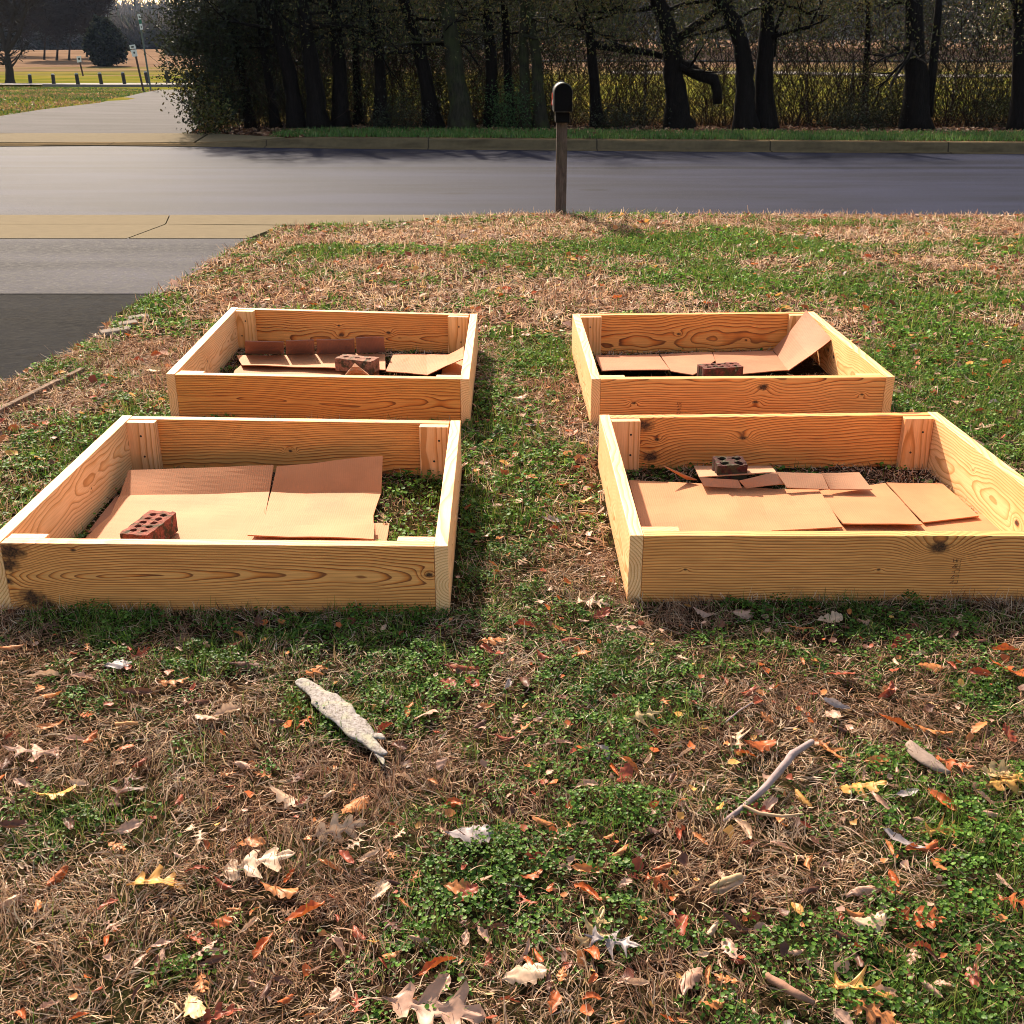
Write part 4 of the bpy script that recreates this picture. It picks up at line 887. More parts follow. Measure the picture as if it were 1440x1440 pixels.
def put_leaf(px, py, size, rot, kind, cname, rnd=False):
    v = random.randrange(4) if rnd else len(ALL) % 4
    z0 = .024
    c = at(px, py, z0); sc_px = F/(c[1]*CP+(H-z0)*SP); s = size*(1.32 if kind in ('oak', 'shallow') else 1.12)/sc_px
    s = min(s, .19); o = bpy.data.objects.new('oak_leaf' if kind in ('oak', 'shallow') else 'fallen_leaf', get_leaf(kind, cname, v)); col.objects.link(o)
    o.location = (c[0], c[1], float(gz(c[0], c[1]))+.018+s*.05); o.scale = (s, s*random.uniform(.85, 1.05), s*random.uniform(.7, 1.2))
    up = kind in ('folded', 'rolled')
    o.rotation_euler = (R(random.gauss(0, 16)+(10 if up else 4)), R(random.gauss(0, 10)), R(rot)*1.0)
    ALL.append((o, px, py, size, kind, cname))
for h in HAND: put_leaf(*h)
rl = random.Random(99); kk = 0
kinds_ = ['oak','shallow','oval','rolled','folded','folded']; cs_ = ['pale tan','pinkish tan','orange brown','rust red','dark brown','rust orange','orange brown','rust orange','pinkish tan','dark brown','rust red','pinkish tan']
taken = [(a[1], a[2]) for a in ALL]
while kk < 290:
    px = rl.uniform(5, 1435); py = 320+1115*rl.random()**.75
    c = at(px, py, .02); ok, ins = free(np.array([c[0]]), np.array([c[1]]), .04)
    if not ok[0] or ins[0]: continue
    # hidden behind a board?
    if any(inpoly(np.array([float(px)]), np.array([float(py)]), P_)[0] for P_ in ([(0,735),(172,584),(648,591),(632,868),(0,868)], [(843,583),(1318,579),(1440,671),(1440,853),(886,853)], [(233,526),(325,432),(672,441),(658,600),(236,590)], [(805,441),(1145,438),(1259,530),(1250,590),(832,597)])): continue
    if min(abs(px-a)+abs(py-b)*1.4 for a, b in taken) < (22 if py > 850 else 8): continue
    sz = (rl.uniform(14, 34) if py > 850 else rl.uniform(8, 17) if py > 430 else rl.uniform(6, 10))
    put_leaf(px, py, sz, rl.uniform(-180, 180), rl.choice(kinds_), rl.choice(cs_)); taken.append((px, py)); kk += 1
buck = {}
for a in ALL: buck.setdefault((a[5], a[4], where(a[1], a[2])), []).append(a)
for (cn, kd, wh), L_ in buck.items():
    L_.sort(key=lambda a: -a[3])
    for i, (o, px, py, size, kind, cname) in enumerate(L_):
        sz = '' if len(L_) == 1 else 'larger ' if i == 0 else 'smaller ' if len(L_) == 2 else 'smallest ' if i == len(L_)-1 else 'medium '
        if len(L_) > 2 and i == 0: sz = 'largest '
        if len(L_) > 3 and 0 < i < len(L_)-1: sz = 'middling '
        tag(o, (sz+cn+' '+KN[kd]+' '+wh), 'leaf', 'fallen leaves on the lawn')

# ------------------------------------------------------------------ trees
def leaves_at(P_, r, colr, k=4, name='crown', m=None, parent=None, droop=.0):
    """many small leaf blades (two triangles folded on the midrib) at the given points"""
    n = len(P_); a = RNG.random(n)*2*np.pi; e = (RNG.random(n)-.5)*1.8-droop
    d = np.stack([np.cos(a)*np.cos(e), np.sin(a)*np.cos(e), np.sin(e)], 1); q = RNG.standard_normal((n, 3)); s = np.cross(d, q); s /= np.linalg.norm(s, axis=1)[:, None]+1e-9
    nn = np.cross(d, s); r = r[:, None]
    V = np.stack([P_-d*r, P_+s*r*.42+nn*r*.12, P_+d*r, P_-s*r*.42+nn*r*.12], 1)
    b = (np.arange(n)*4)[:, None]; T_ = np.concatenate([b+np.array([0, 1, 2])[None], b+np.array([0, 2, 3])[None]], 0)
    return npmesh(name, V.reshape(-1, 3), T_, m or M_fol, np.repeat(colr, 4, 0), parent)
def wob(p, q, k, amp, rnd):
    p = np.array(p, float); q = np.array(q, float); out = []
    for i in range(k+1):
        t = i/k; a = amp*math.sin(math.pi*t); out.append(p*(1-t)+q*t+np.array([rnd.uniform(-a, a), rnd.uniform(-a, a), rnd.uniform(-a, a)*.4]))
    return out
def grow_branch(mb, p, d, L, r, depth, rnd, tips, n=5, droop=0.0):
    pts = [np.array(p)]; dd = np.array(d, float)
    for i in range(4):
        dd = dd+np.array([rnd.uniform(-.22, .22), rnd.uniform(-.22, .22), rnd.uniform(-.12, .16)-droop]); dd /= np.linalg.norm(dd); pts.append(pts[-1]+dd*L/4)
    mb.tube(pts, [r*(1-.6*i/4) for i in range(5)], n, cap=False)
    tips.append((pts[-1], pts[2], r*.4))
    if depth:
        for k in range(rnd.choice((2, 3))):
            i = rnd.choice((2, 3, 4)); v = dd+np.array([rnd.uniform(-.9, .9), rnd.uniform(-.9, .9), rnd.uniform(-.4, .7)]); v /= np.linalg.norm(v)
            grow_branch(mb, pts[i], v, L*rnd.uniform(.5, .75), r*.5, depth-1, rnd, tips, max(3, n-1), droop)
def wood_tree(label, pts, wpx, Y, mat, seed, top=3.5, leafn=0, leafc=None, extra=(), name='woodland_tree', limbs=7, group='trees of the roadside thicket', zlow=1.9):
    """pts: outline of the trunk's centre line as pixel points seen at distance Y"""
    rnd = random.Random(seed); P_ = [atY(px, py, Y) for px, py in pts]; base = P_[0].copy(); gzb = float(gz(base[0], Y)); 
    e = empty(name, (base[0], Y, gzb), label=label, cat='tree', group=group)
    P_[0][2] = gzb-.1; d = P_[-1]-P_[-2]; d = d/np.linalg.norm(d); d[1] += rnd.uniform(-.1, .1)
    while P_[-1][2] < top: d = d+np.array([rnd.uniform(-.08, .08), rnd.uniform(-.08, .08), .06]); d /= np.linalg.norm(d); P_.append(P_[-1]+d*.8)
    r0 = wpx/2*Y/F/CP*1.0; mb = MB(); loc = np.array([base[0], Y, gzb])
    Q = []
    for i in range(len(P_)-1):
        for k in range(5): t = k/5; Q.append(P_[i]*(1-t)+P_[i+1]*t+np.array([rnd.uniform(-1, 1), rnd.uniform(-1, 1), 0])*r0*.10)
    Q.append(P_[-1]); hh = [q[2]-gzb for q in Q]
    rad = [r0*(1+.55*math.exp(-max(h, 0)*4))*(1-.5*min(1, h/top)) for h in hh]
    mb.tube([q-loc for q in Q], rad, 10, rough=.09)
    for ex, ew in extra:
        E_ = [atY(px, py, Y)-loc for px, py in ex]; rr = [ew/2*Y/F*(1-.35*i/max(1, len(E_)-1)) for i in range(len(E_))]; mb.tube(E_, rr, 9, rough=.12)
    tips = []
    for k in range(limbs):
        i = rnd.randrange(int(len(Q)*.35), len(Q)); a = rnd.uniform(0, 2*math.pi); v = np.array([math.cos(a), math.sin(a)*.7, rnd.uniform(-.35, .3)]); v /= np.linalg.norm(v)
        grow_branch(mb, Q[i]-loc, v, rnd.uniform(.6, 1.1), rad[i]*.32+.008, 2, rnd, tips, 5)
    mb.build('trunk', mat, e, smooth=True)
    if leafn:
        T_ = np.array([t[0] for t in tips]+[t[1] for t in tips]); T_ = T_[T_[:, 2]+gzb > zlow-.3]
        i = RNG.integers(0, len(T_), leafn); c = T_[i]+RNG.standard_normal((leafn, 3))*np.array([.30, .28, .30])
        c = c[c[:, 2]+gzb > zlow-.5]; leaves_at(c, .022+.022*RNG.random(len(c)), pal(leafc, len(c), .3), name='crown', parent=e, droop=.6)
    return e
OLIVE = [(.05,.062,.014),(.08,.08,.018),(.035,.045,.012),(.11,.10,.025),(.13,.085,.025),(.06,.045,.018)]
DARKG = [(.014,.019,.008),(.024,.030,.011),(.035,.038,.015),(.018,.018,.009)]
TR = [ # label, centre-line px, width px, Y, mossy, leaves, extra limbs
 ('dark leaning trunk inside the leafy left end of the thicket', [(352,165),(338,90),(322,0)], 12, 25.2, 0, 1500, ()),
 ('slim dark trunk second from the left end of the thicket', [(388,165),(372,80),(362,0)], 11, 25.0, 0, 900, ()),
 ('thick dark trunk leaning left, left of the reddish trunk', [(418,170),(408,100),(376,0)], 20, 24.6, 0, 1500, ()),
 ('heavy near-black trunk leaning left at the left of the thicket', [(448,172),(440,100),(424,0)], 23, 24.4, 0, 1500, ()),
 ('straight reddish-brown trunk between two heavy dark ones', [(478,170),(476,80),(468,0)], 20, 24.9, 0, 1200, ()),
 ('narrow dark trunk just right of the reddish-brown one', [(504,168),(500,80),(497,0)], 11, 25.6, 0, 900, ()),
 ('straight slim dark trunk left of the strongly leaning one', [(537,166),(532,80),(520,0)], 16, 24.7, 0, 1500, ()),
 ('dark trunk leaning strongly left with a thick base', [(611,168),(600,120),(587,60),(568,0)], 20, 24.5, 0, 1500, (([(596,44),(616,42),(634,38)], 5),)),
 ('broad mossy grey-brown trunk, widest of the thicket middle', [(650,168),(640,90),(626,0)], 26, 24.2, 1, 1800, (([(650,45),(680,48),(700,46)], 6),)),
 ('dark upright trunk just right of the broad mossy one', [(693,168),(690,80),(684,0)], 17, 24.8, 0, 1200, ()),
 ('thin dark trunk of the close trio left of the mailbox', [(719,168),(713,80),(709,0)], 12, 24.9, 0, 900, ()),
 ('mossy middle trunk of the close trio left of the mailbox', [(738,168),(737,80),(735,0)], 15, 24.4, 1, 900, ()),
 ('slightly leaning mossy trunk right behind the mailbox', [(761,168),(754,80),(744,0)], 16, 24.3, 1, 1200, ()),
 ('dark trunk rising just right of the mailbox', [(842,168),(833,90),(828,40),(822,0)], 15, 24.6, 0, 2600, (([(834,62),(870,68),(915,74),(945,84)], 11), ([(832,40),(800,36),(770,20)], 7))),
 ('stout forked trunk with a broken limb hanging to the right', [(955,170),(950,130),(947,90),(940,40),(925,0)], 29, 24.4, 0, 3200, (([(950,92),(965,96),(985,106),(1004,112),(1009,128),(1010,146)], 19), ([(945,60),(975,38),(1003,18),(1030,2)], 12))),
 ('left stem of the twin trunk right of the broken limb', [(1050,172),(1048,110),(1042,60),(1030,28),(1012,0)], 25, 24.3, 0, 2600, ()),
 ('right stem of the twin trunk right of the broken limb', [(1076,172),(1077,90),(1078,0)], 25, 24.5, 0, 2200, (([(1088,80),(1092,40),(1104,0)], 6),)),
 ('slender trunk standing by the leaning fence post', [(1217,168),(1218,90),(1222,0)], 9, 26.4, 0, 2200, ()),
 ('thick dark trunk with a second stem, right of the middle fence bay', [(1291,174),(1288,90),(1285,0)], 31, 24.2, 0, 2600, (([(1305,165),(1312,90),(1318,30),(1322,-20)], 13),)),
 ('wide dark trunk at the right end of the visible thicket', [(1436,176),(1436,90),(1434,0)], 24, 24.0, 0, 2600, ()),
]
for i, (lb, pts, w_, Y, ms_, lf, ex) in enumerate(TR):
    pts = [(pts[0][0], pts[0][1])]+list(pts[1:])
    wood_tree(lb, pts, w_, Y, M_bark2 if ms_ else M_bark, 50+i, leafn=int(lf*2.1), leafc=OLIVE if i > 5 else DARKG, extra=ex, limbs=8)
# low thicket shrubs: arching stems and small leaves
def shrub(label, px, Y, wd, ht, nst, nlf, leafc, seed, mat=None, r=(.018, .03), name='thicket_shrub'):
    rnd = random.Random(seed); b = atY(px, 180, Y); g = float(gz(b[0], Y)); e = empty(name, (b[0], Y, g), label=label, cat='shrub', group='shrubs of the roadside thicket')
    mb = MB(); tp = []
    for k in range(nst):
        x0 = rnd.uniform(-.35, .35)*wd; y0 = rnd.uniform(-.4, .4); a = rnd.uniform(0, 2*math.pi); q = np.array([x0+math.cos(a)*wd*.3, y0+math.sin(a)*.5, ht*rnd.uniform(.5, 1.05)])
        pts = wob((x0, y0, -.05), q, 5, .10, rnd); mb.tube(pts, [rnd.uniform(.005, .013)*(1-.6*j/5) for j in range(6)], 4, cap=False); tp += pts[1:]
        if k % 2 == 0:
            v = np.array([rnd.uniform(-1, 1), rnd.uniform(-.6, .6), rnd.uniform(-.2, .8)]); mb.tube([pts[3], pts[3]+v*.25, pts[3]+v*.4+np.array([0, 0, -.05])], [.005, .004, .002], 3, cap=False); tp.append(pts[3]+v*.4)
    mb.build('stems', mat or M_twig, e)
    if nlf:
        T_ = np.array(tp); i = RNG.integers(0, len(T_), nlf); c = T_[i]+RNG.standard_normal((nlf, 3))*.13; c[:, 2] = np.abs(c[:, 2])
        leaves_at(c, r[0]+(r[1]-r[0])*RNG.random(nlf), pal(leafc, nlf, .3), name='foliage', parent=e)
SH = [(300,24.5,1.5,3.4,26,9000,DARKG,'large glossy-leaved evergreen shrub ending the thicket beside the far drive'),(345,25.5,1.8,3.6,26,7000,DARKG,'dense dark evergreen shrub behind the end of the thicket'),(290,23.9,.7,1.1,12,1500,OLIVE,'low olive shrub spilling to the edge of the far drive'),
 (400,25.9,1.9,3.2,24,6000,DARKG,'dark shrub filling the gap behind the leaning trunks'),(460,25.8,1.7,3.0,24,5000,DARKG,'dark shrub behind the reddish-brown trunk'),(520,25.8,1.5,2.6,26,3200,DARKG,'brushy shrub between the two slim trunks'),
 (575,25.6,1.6,2.4,30,2400,OLIVE,'olive shrub left of the strongly leaning trunk'),(640,25.6,1.6,2.4,30,2600,DARKG,'twiggy dark shrub around the broad mossy trunk'),(700,25.5,1.5,2.4,30,2400,DARKG,'dark brush between the mossy trunk and the trio'),
 (790,25.6,1.4,2.0,30,1800,OLIVE,'thin olive brush behind the mailbox'),(885,25.4,1.5,1.8,34,1500,OLIVE,'light-shot brush between the mailbox trunk and the forked trunk'),(1005,25.6,1.2,1.6,28,800,OLIVE,'sparse brush under the broken limb'),
 (1130,25.4,1.5,1.9,36,1400,OLIVE,'open twiggy brush right of the twin trunk'),(1190,25.3,1.5,1.9,36,1600,OLIVE,'brush in front of the middle fence bay'),(1250,25.1,1.2,1.2,26,1800,DARKG,'low dark shrub left of the thick double-stemmed trunk'),
 (1350,25.2,1.5,1.9,36,1400,OLIVE,'tangled brush before the rightmost fence bay'),(1400,24.9,1.0,1.0,22,1900,DARKG,'low dark shrub by the wide trunk at the right end'),(560,24.3,1.4,.5,16,1600,DARKG,'knee-high dark undergrowth shrub at the slim trunk foot'),
 (720,24.2,1.3,.8,16,1800,[(.03,.07,.02),(.05,.09,.025)],'low green shrub at the foot of the trio'),(880,24.3,1.4,.45,16,1700,DARKG,'knee-high dark undergrowth shrub right of the mailbox'),(1200,24.4,1.6,.5,16,2200,DARKG,'knee-high dark undergrowth shrub before the fence')]
for i, (px, Y, wd, ht, ns, nl, lc, lb) in enumerate(SH):
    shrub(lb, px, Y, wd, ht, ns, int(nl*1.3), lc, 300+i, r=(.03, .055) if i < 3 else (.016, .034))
# countless bare twigs and vines filling the thicket
rnd = random.Random(5); mb = MB()
for k in range(2400):
    x = rnd.uniform(-6.4, 13.5); Y = rnd.uniform(24.6, 28.5); h = rnd.uniform(.4, 2.4); g = .05
    a = rnd.uniform(-1.1, 1.1); p = np.array([x, Y, g]); q = p+np.array([a*h+rnd.uniform(-.3,.3), rnd.uniform(-.4, .4), h]); pts = wob(p, q, 4, .12, rnd)
    mb.tube(pts, [rnd.uniform(.003, .008)]*5, 3, cap=False)
for k in range(1600):
    x = rnd.uniform(-6.4, 13.5); Y = rnd.uniform(24.8, 28.5); z = rnd.uniform(.3, 3.4); p = np.array([x, Y, z]); q = p+np.array([rnd.uniform(-1.2, 1.2), rnd.uniform(-.5, .5), rnd.uniform(-.9, .9)])
    mb.tube(wob(p, q, 4, .15, rnd), [rnd.uniform(.003, .007)]*5, 3, cap=False)
tag(mb.build('undergrowth', M_twig), kind='stuff')
n = 230000; x = -6.2+19.8*RNG.random(n)**1.35; Y = 24.9+RNG.random(n)*3.6; z = .1+RNG.random(n)**.8*3.7
lo = .60-.30*sm(1.4, 2.1, z)-.22*(1-sm(.2, .6, z))-.50*(1-sm(-.8, 1.4, x)); ok = (fbm(x, z*1.3, 1.4, 808, 3) > lo-.02) & (RNG.random(n) < .95-.4*sm(0, 3, x))
x, Y, z = x[ok], Y[ok], z[ok]; k = len(x)
o = leaves_at(np.stack([x, Y, z], 1), .020+.024*RNG.random(k), pal(OLIVE[:3]+DARKG*3+[(.08,.04,.02)], k, .3), name='vine_foliage', droop=.4); tag(o, kind='stuff')

# chain-link fence behind the thicket
M_fence = m_plain('dull galvanised steel', (.10, .10, .10), .5, .5, .6)
def fence():
    Yf = 28.2; e = empty('chain_link_fence', (4, Yf, .06), label='low chain-link fence with a dark top rail running behind the thicket', cat='fence')
    def L(x, z): return (x-4, 0, z-.06)
    xs = np.arange(-6.8, 20, 2.45)+.17; zt = 1.36
    mb = MB(); mb.tube([L(-7, zt), L(5, zt+.01), L(20, zt)], .026, 8); mb.build('top_rail', M_fence, e)
    for x in xs: mb = MB(); mb.tube([(x-4, .03, -.2), (x-4, .03, zt-.02)], .034, 8); mb.build('post', M_fence, e)
    V = []; Fq = []; s = .075; h = zt-.1; w_ = .0045
    for sgn in (1, -1):
        for x in np.arange(-9, 21, s):
            x0, x1 = x, x+h*sgn*.9
            if min(x0, x1) < -7 or max(x0, x1) > 20: continue
            b = len(V); V += [L(x0-w_/2, .08), L(x0+w_/2, .08), L(x1+w_/2, zt-.02), L(x1-w_/2, zt-.02)]; Fq.append((b, b+1, b+2, b+3))
    npmesh('wire_mesh', V, Fq, M_fence, np.ones((len(V), 3)), e)
fence()

# ------------------------------------------------------------------ park beyond: bollards, signs, far trees
M_boll = m_plain('dark wooden bollard', (.035, .028, .025), .8); M_cap = m_plain('pale bollard top', (.35, .33, .30), .8)
bl = [(43,119),(76,120),(110.5,121),(143.5,120.5),(176,120),(209,119),(237,118.5),(265.5,118),(-8,118)]
btx = [(41.5,104),(74,103.5),(107,102.5),(139.5,101.8),(172,101),(204,100),(233.5,99),(261.5,98.5),(-10,104)]
side = ['leftmost post of the row, by the forked tree','second park post from the forked tree','third park post, under the small square sign','fourth park post, left of the dark cedar shadow','fifth park post, left of the leaning double sign','sixth park post, behind the tall sign pole','seventh park post, right of the tall sign pole','rightmost park post beside the thicket','']
for (b, t, lb) in zip(bl[:8], btx[:8], side):
    p = gnd(b[0], b[1]+.8); top = atY(t[0], t[1], p[1]); e = empty('bollard', tuple(p), label='dark wooden '+lb if not lb.startswith(('left','right')) else lb.replace('post','dark wooden post', 1), cat='bollard', group='wooden bollards along the park path')
    d = top-p; mb = MB(); mb.tube([(0,0,-.1), tuple(d*.9)], [.10, .095], 10); mb.build('post', M_boll, e); mb = MB(); mb.tube([tuple(d*.9), tuple(d)], [.10, .07], 10); mb.build('cap', M_cap, e)
M_white = m_plain('white sign face', (.62, .62, .62), .5, .3, 0, .05); M_ink = m_plain('dark sign print', (.03, .03, .03), .6); M_pole = m_plain('green-grey steel pole', (.07, .09, .085), .5, .5, .4); M_wpost = m_plain('brown sign post', (.07, .04, .03), .8); M_gr = m_plain('green sign face', (.03, .13, .09), .5)
def sign(name, label, base, top, r, polem, panels):
    p = gnd(*base); e = empty(name, tuple(p), label=label, cat='sign'); t = atY(top[0], top[1], p[1])-p
    mb = MB(); mb.tube([(0,0,-.1), tuple(t)], r, 8); mb.build('post', polem, e)
    def L(px, py, dy=0): return atY(px, py, p[1])-p+np.array([0, dy, 0])
    for (q, m, marks) in panels:
        mb = MB(); a = [L(*c, -r-.02) for c in q]; b = [L(*c, -r-.0) for c in q]; mb.add(a+b, [(0,1,2,3)[::-1],(4,5,6,7),(0,1,5,4),(1,2,6,5),(2,3,7,6),(3,0,4,7)]); pn = mb.build('panel', m, e)
        for mk in marks:
            mb = MB(); a = [L(*c, -r-.032) for c in mk]; b = [L(*c, -r-.022) for c in mk]; mb.add(a+b, [(0,1,2,3)[::-1],(4,5,6,7),(0,1,5,4),(1,2,6,5),(2,3,7,6),(3,0,4,7)]); mb.build('symbol', M_ink, pn)
sign('park_sign', 'small square white sign on a short brown post in the park grass', (117, 106.5), (111, 82), .07, M_wpost, [([(108,79.5),(114.3,78.5),(115,87),(109,88)], M_white, [[(110.3,81.5),(113,81.2),(113.2,84.3),(110.8,84.5)]])])
sign('street_sign', 'leaning post with two stacked white signs beside the far drive', (202.5, 129.2), (188, 66), .045, M_wpost,
     [([(182.3,63.5),(190.2,62.5),(192,68.3),(183.6,69.2)], M_white, [[(185,65.2),(188.6,64.8),(189,66.8),(185.5,67.2)]]), ([(184,70.3),(192.2,69.5),(194.2,79),(187,80)], M_white, [[(188,72.8),(190.2,72.6),(190.6,75.4),(188.6,75.6)]])])
sign('street_sign', 'tall thin green pole with small signs near its top, leaning left', (212.5, 128), (195, 20), .04, M_pole,
     [([(193.5,20.5),(197.5,20),(199,27),(195,27.6)], M_white, [[(195.3,22.2),(196.8,22),(197.5,25),(196,25.2)]]), ([(195,28),(199,27.4),(200.2,33),(196.4,33.5)], M_gr, []), ([(196.4,34),(200.3,33.4),(201.6,41.5),(197.8,42)], M_white, [[(198.4,36.5),(199.6,36.3),(200.2,39),(199,39.2)]])])

def bare_tree(label, base, stems, wpx, seed, m, depth=4, group='bare trees of the park', Lf=1.0, tips_q=0, name='bare_tree', addl=12):
    p = gnd(*base); Y = p[1]; rnd = random.Random(seed); e = empty(name, tuple(p), label=label, cat='tree', group=group); mb = MB(); tips = []
    mt = Y/F
    for st, w_ in stems:
        P_ = [atY(x, y, Y)-p for x, y in st]; Q = []; rr = []
        for i in range(len(P_)-1):
            for k in range(4): t = k/4; Q.append(P_[i]*(1-t)+P_[i+1]*t+np.array([rnd.uniform(-1,1), rnd.uniform(-1,1), 0])*w_*mt*.05)
        Q.append(P_[-1]); rr = [w_/2*mt*(1-.55*i/(len(Q)-1)) for i in range(len(Q))]; rr[0] *= 1.3; mb.tube(Q, rr, 8, rough=.08)
        for k in range(addl):
            i = rnd.randrange(len(Q)//3, len(Q)); a = rnd.uniform(0, 6.28); v = np.array([math.cos(a), .6*math.sin(a), rnd.uniform(.1, 1)]); v /= np.linalg.norm(v)
            grow_branch(mb, Q[i], v, rnd.uniform(18, 34)*mt*Lf, max(rr[i]*.35, .02), depth-2, rnd, tips, 4)
    mb.build('trunk', m, e)
    if tips_q:
        T_ = np.array([t[0] for t in tips]+[t[1] for t in tips]); i = RNG.integers(0, len(T_), tips_q); c = T_[i]; d = RNG.standard_normal((tips_q, 3)); d[:, 2] = np.abs(d[:, 2]); d /= np.linalg.norm(d, axis=1)[:, None]
        Lq = (6+14*RNG.random(tips_q))*mt; w_ = .035*Y/100
        c = c+RNG.standard_normal((tips_q, 3))*5*mt; s = np.cross(d, np.array([0., 1., 0.])); s /= np.linalg.norm(s, axis=1)[:, None]+1e-9
        V = np.stack([c-s*w_, c+s*w_, c+d*Lq[:, None]+s*w_*.3, c+d*Lq[:, None]-s*w_*.3], 1)
        npmesh('crown', V.reshape(-1, 3), np.arange(tips_q*4).reshape(-1, 4), m, np.ones((tips_q*4, 3)), e)
M_fb = m_plain('far bark', (.040, .032, .028), .95, .05); M_fb2 = m_plain('hazy bark', (.12, .10, .095), .95, .05)
bare_tree('big bare forked tree at the left edge above the grass bank', (15, 117.5), [([(15,119),(12,90),(9,70)],12), ([(9,72),(2,45),(-12,10),(-20,-30)],7), ([(9,72),(14,48),(20,10),(22,-40)],6.5), ([(10,72),(28,45),(36,8),(44,-40)],6.5)], 12, 1, M_fb, depth=4, Lf=1.0, tips_q=500)
for i, (bx, by, h, w_, lb) in enumerate([(62,84,92,2.6,'bare tree left of the round cedar, leftmost of the dark clump'),(80,85,95,3,'tallest bare tree of the dark clump behind the cedar'),(97,85,88,2.6,'bare tree of the dark clump touching the cedar'),(30,78,75,2,'thin bare tree beyond the big forked tree'),(122,80,80,2.4,'bare tree rising behind the cedar crown')]):
    bare_tree(lb, (bx, by), [([(bx,by),(bx+2,by-h*.4),(bx-1,by-h)], w_), ([(bx,by-h*.3),(bx+12,by-h*.6),(bx+18,by-h*.9)], w_*.6), ([(bx,by-h*.25),(bx-12,by-h*.6),(bx-16,by-h*.85)], w_*.6)], w_, 20+i, M_fb, Lf=.55, tips_q=2600)
def blob_tree(label, base, cx, cy, rx, ry, nl, seed, leafc, name='cedar_tree', lr=.12, group='evergreens of the park'):
    p = gnd(*base); Y = p[1]; mt = Y/F; e = empty(name, tuple(p), label=label, cat='tree', group=group); rnd = random.Random(seed)
    c = atY(cx, cy, Y)-p; mb = MB(); mb.tube([(0,0,-.2), (0,0,c[2]*.6), tuple(c)], [3*mt, 2*mt, .6*mt], 8)
    tips = []
    for k in range(26): v = np.array([rnd.uniform(-1,1), rnd.uniform(-1,1), rnd.uniform(-.2,1)]); v /= np.linalg.norm(v); grow_branch(mb, (0, 0, c[2]*rnd.uniform(.4, 1)), v, rx*mt*rnd.uniform(.5, .9), .8*mt, 1, rnd, tips, 4)
    mb.build('trunk', M_fb, e)
    u = RNG.standard_normal((nl, 3)); u /= np.linalg.norm(u, axis=1)[:, None]; lump = .75+.5*vnoise(u[:, 0]*2+seed, u[:, 2]*2+u[:, 1], 2.2, seed); r = (RNG.random(nl)**.45)*lump
    tp = 1-.35*np.clip(u[:, 2], 0, 1); P_ = np.stack([u[:, 0]*rx*r*tp, u[:, 1]*rx*r*tp, u[:, 2]*ry*r], 1)*mt+c
    leaves_at(P_, (lr+lr*RNG.random(nl)), pal(leafc, nl, .3), name='crown', parent=e)
blob_tree('round near-black cedar standing alone on the brown slope', (149.5, 93), 147, 59, 27, 31, 9000, 3, [(.012,.016,.009),(.02,.025,.012),(.008,.010,.007)], lr=.17)
blob_tree('low olive evergreen at the foot of the far wood, near the thicket', (255, 78), 252, 66, 22, 12, 4000, 9, [(.035,.045,.015),(.05,.055,.02)], name='evergreen_bush', lr=.18, group=None)
# far wood: a mass of bare crowns along the field's end, on both sides
def far_wood(name, x0, x1, Y0, depth, hh, n, cs, seed, wd=.10, zb=0.0, hz=0.0):
    x = x0+(x1-x0)*RNG.random(n); Y = Y0+depth*RNG.random(n); ht = hh*(.55+.75*fbm(x, Y, .045, seed, 3)); h = RNG.random(n)**.75*ht
    g = gz(x, Y) if not zb else hillz(x, Y)-1; c = np.stack([x, Y, g+h], 1); d = RNG.standard_normal((n, 3))*np.array([.6, .6, 1]); d[:, 2] = np.abs(d[:, 2]); d /= np.linalg.norm(d, axis=1)[:, None]
    Lq = (.8+2.2*RNG.random(n))*wd*9; s = np.cross(d, RNG.standard_normal((n, 3))); s /= np.linalg.norm(s, axis=1)[:, None]; w_ = wd*(.5+RNG.random(n))[:, None]
    V = np.stack([c-s*w_, c+s*w_, c+d*Lq[:, None]+s*w_*.4, c+d*Lq[:, None]-s*w_*.4], 1); V1 = V.reshape(-1, 3)
    C = np.repeat(pal(cs, n, .25), 4, 0)
    return tag(npmesh(name, V1, np.arange(n*4).reshape(-1, 4), M_fol, C), kind='stuff')
WOODC = [(.075,.065,.06),(.10,.085,.08),(.055,.05,.045),(.05,.055,.04)]
far_wood('far_wood', -175, -100, 262, 26, 11.0, 22000, WOODC, 5, .17)
far_wood('far_wood', -104, -62, 262, 26, 5.5, 9000, WOODC, 5, .17)
far_wood('far_wood', -34, 190, 150, 30, 15, 46000, WOODC, 6, .13)
mh = m_plain('wooded hill', (.085, .085, .08), 1, 0, 0, .4, .05, 1)
def hillz(x, y): return 1+25*np.sin(np.pi*np.clip((y-520)/300., 0, 1))**.8*(.55+.6*fbm(x, y, .006, 71, 4))
def hill():
    V = []; xs = np.linspace(-420, 200, 60); ys = np.linspace(520, 820, 14)
    for y in ys:
        for x in xs: V.append((x, y, float(hillz(x, y))))
    nx = len(xs); npmesh('hills', V, [(j*nx+i, j*nx+i+1, (j+1)*nx+i+1, (j+1)*nx+i) for j in range(len(ys)-1) for i in range(nx-1)], mh, smooth=True)['kind'] = 'structure'
hill()
far_wood('far_wood', -420, 200, 530, 150, 8, 30000, WOODC, 8, .40, zb=1)

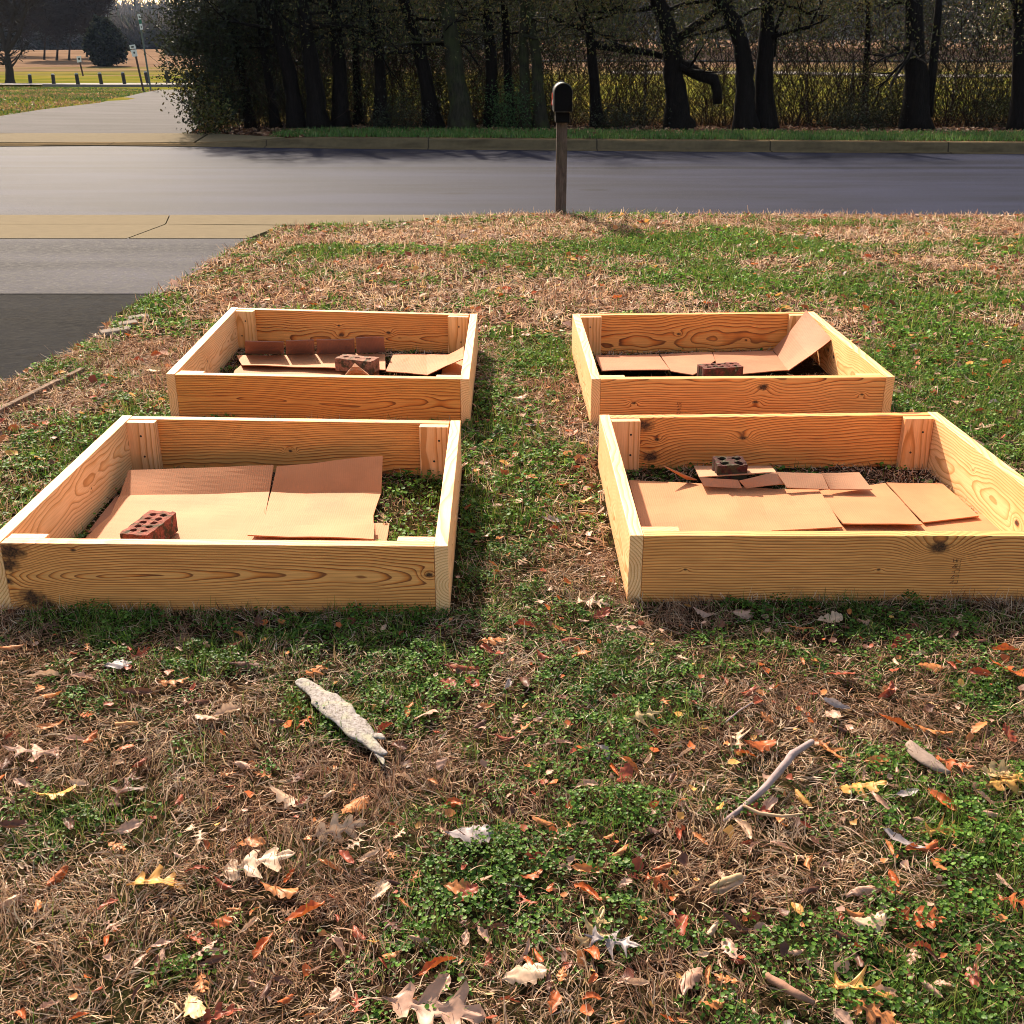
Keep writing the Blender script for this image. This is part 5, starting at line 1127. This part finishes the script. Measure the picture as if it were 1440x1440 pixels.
# ------------------------------------------------------------------ thin winter haze
def haze():
    mb = MB(); mb.box((-480, -8, -3.0), (420, 880, 60)); n = N('haze air')
    pv = n.n('ShaderNodeVolumePrincipled'); pv.inputs['Color'].default_value = (.50, .66, 1, 1); pv.inputs['Density'].default_value = .00006; pv.inputs['Anisotropy'].default_value = .2
    n.l(pv.outputs[0], n.out.inputs['Volume']); tag(mb.build('haze', n.m), kind='stuff')
haze()

# ------------------------------------------------------------------ light
SUN_AZ, SUN_EL = R(-22), R(36)         # azimuth from +Y, negative = left of the view
w = bpy.data.worlds.new('World'); sc.world = w; w.use_nodes = True; nt = w.node_tree
bg = nt.nodes['Background']; sky = nt.nodes.new('ShaderNodeTexSky'); sky.sky_type = 'NISHITA'; sky.sun_disc = False
sky.sun_elevation = SUN_EL; sky.sun_rotation = SUN_AZ; sky.air_density = 1.0; sky.dust_density = 2.5; sky.ozone_density = 1.0
mx = nt.nodes.new('ShaderNodeMix'); mx.data_type = 'RGBA'; mx.blend_type = 'MULTIPLY'; mx.inputs[0].default_value = 1; mx.inputs[7].default_value = (1, .88, .72, 1)
nt.links.new(sky.outputs[0], mx.inputs[6]); nt.links.new(mx.outputs[2], bg.inputs[0]); bg.inputs[1].default_value = .15
sl = bpy.data.lights.new('sun', 'SUN'); so = bpy.data.objects.new('sun', sl); col.objects.link(so)
sl.energy = 5.0; sl.angle = R(1.2); sl.color = (1, .87, .71)
dv = Vector((math.sin(SUN_AZ)*math.cos(SUN_EL), math.cos(SUN_AZ)*math.cos(SUN_EL), math.sin(SUN_EL)))
so.rotation_euler = (-dv).to_track_quat('-Z', 'Y').to_euler(); so.location = (-10, 20, 20)
sc.view_settings.view_transform = 'Standard'; sc.view_settings.look = 'None'; sc.view_settings.gamma = 1; sc.view_settings.exposure = 1.27
sc.render.engine = 'CYCLES'; sc.cycles.filter_width = 1.0; sc.cycles.use_denoising = True
try: sc.cycles.denoiser = 'OPENIMAGEDENOISE'
except Exception: pass
sc.cycles.volume_bounces = 0; sc.cycles.max_bounces = 6; sc.cycles.diffuse_bounces = 4; sc.cycles.transmission_bounces = 4; sc.cycles.glossy_bounces = 2
sc.cycles.sample_clamp_indirect = 6
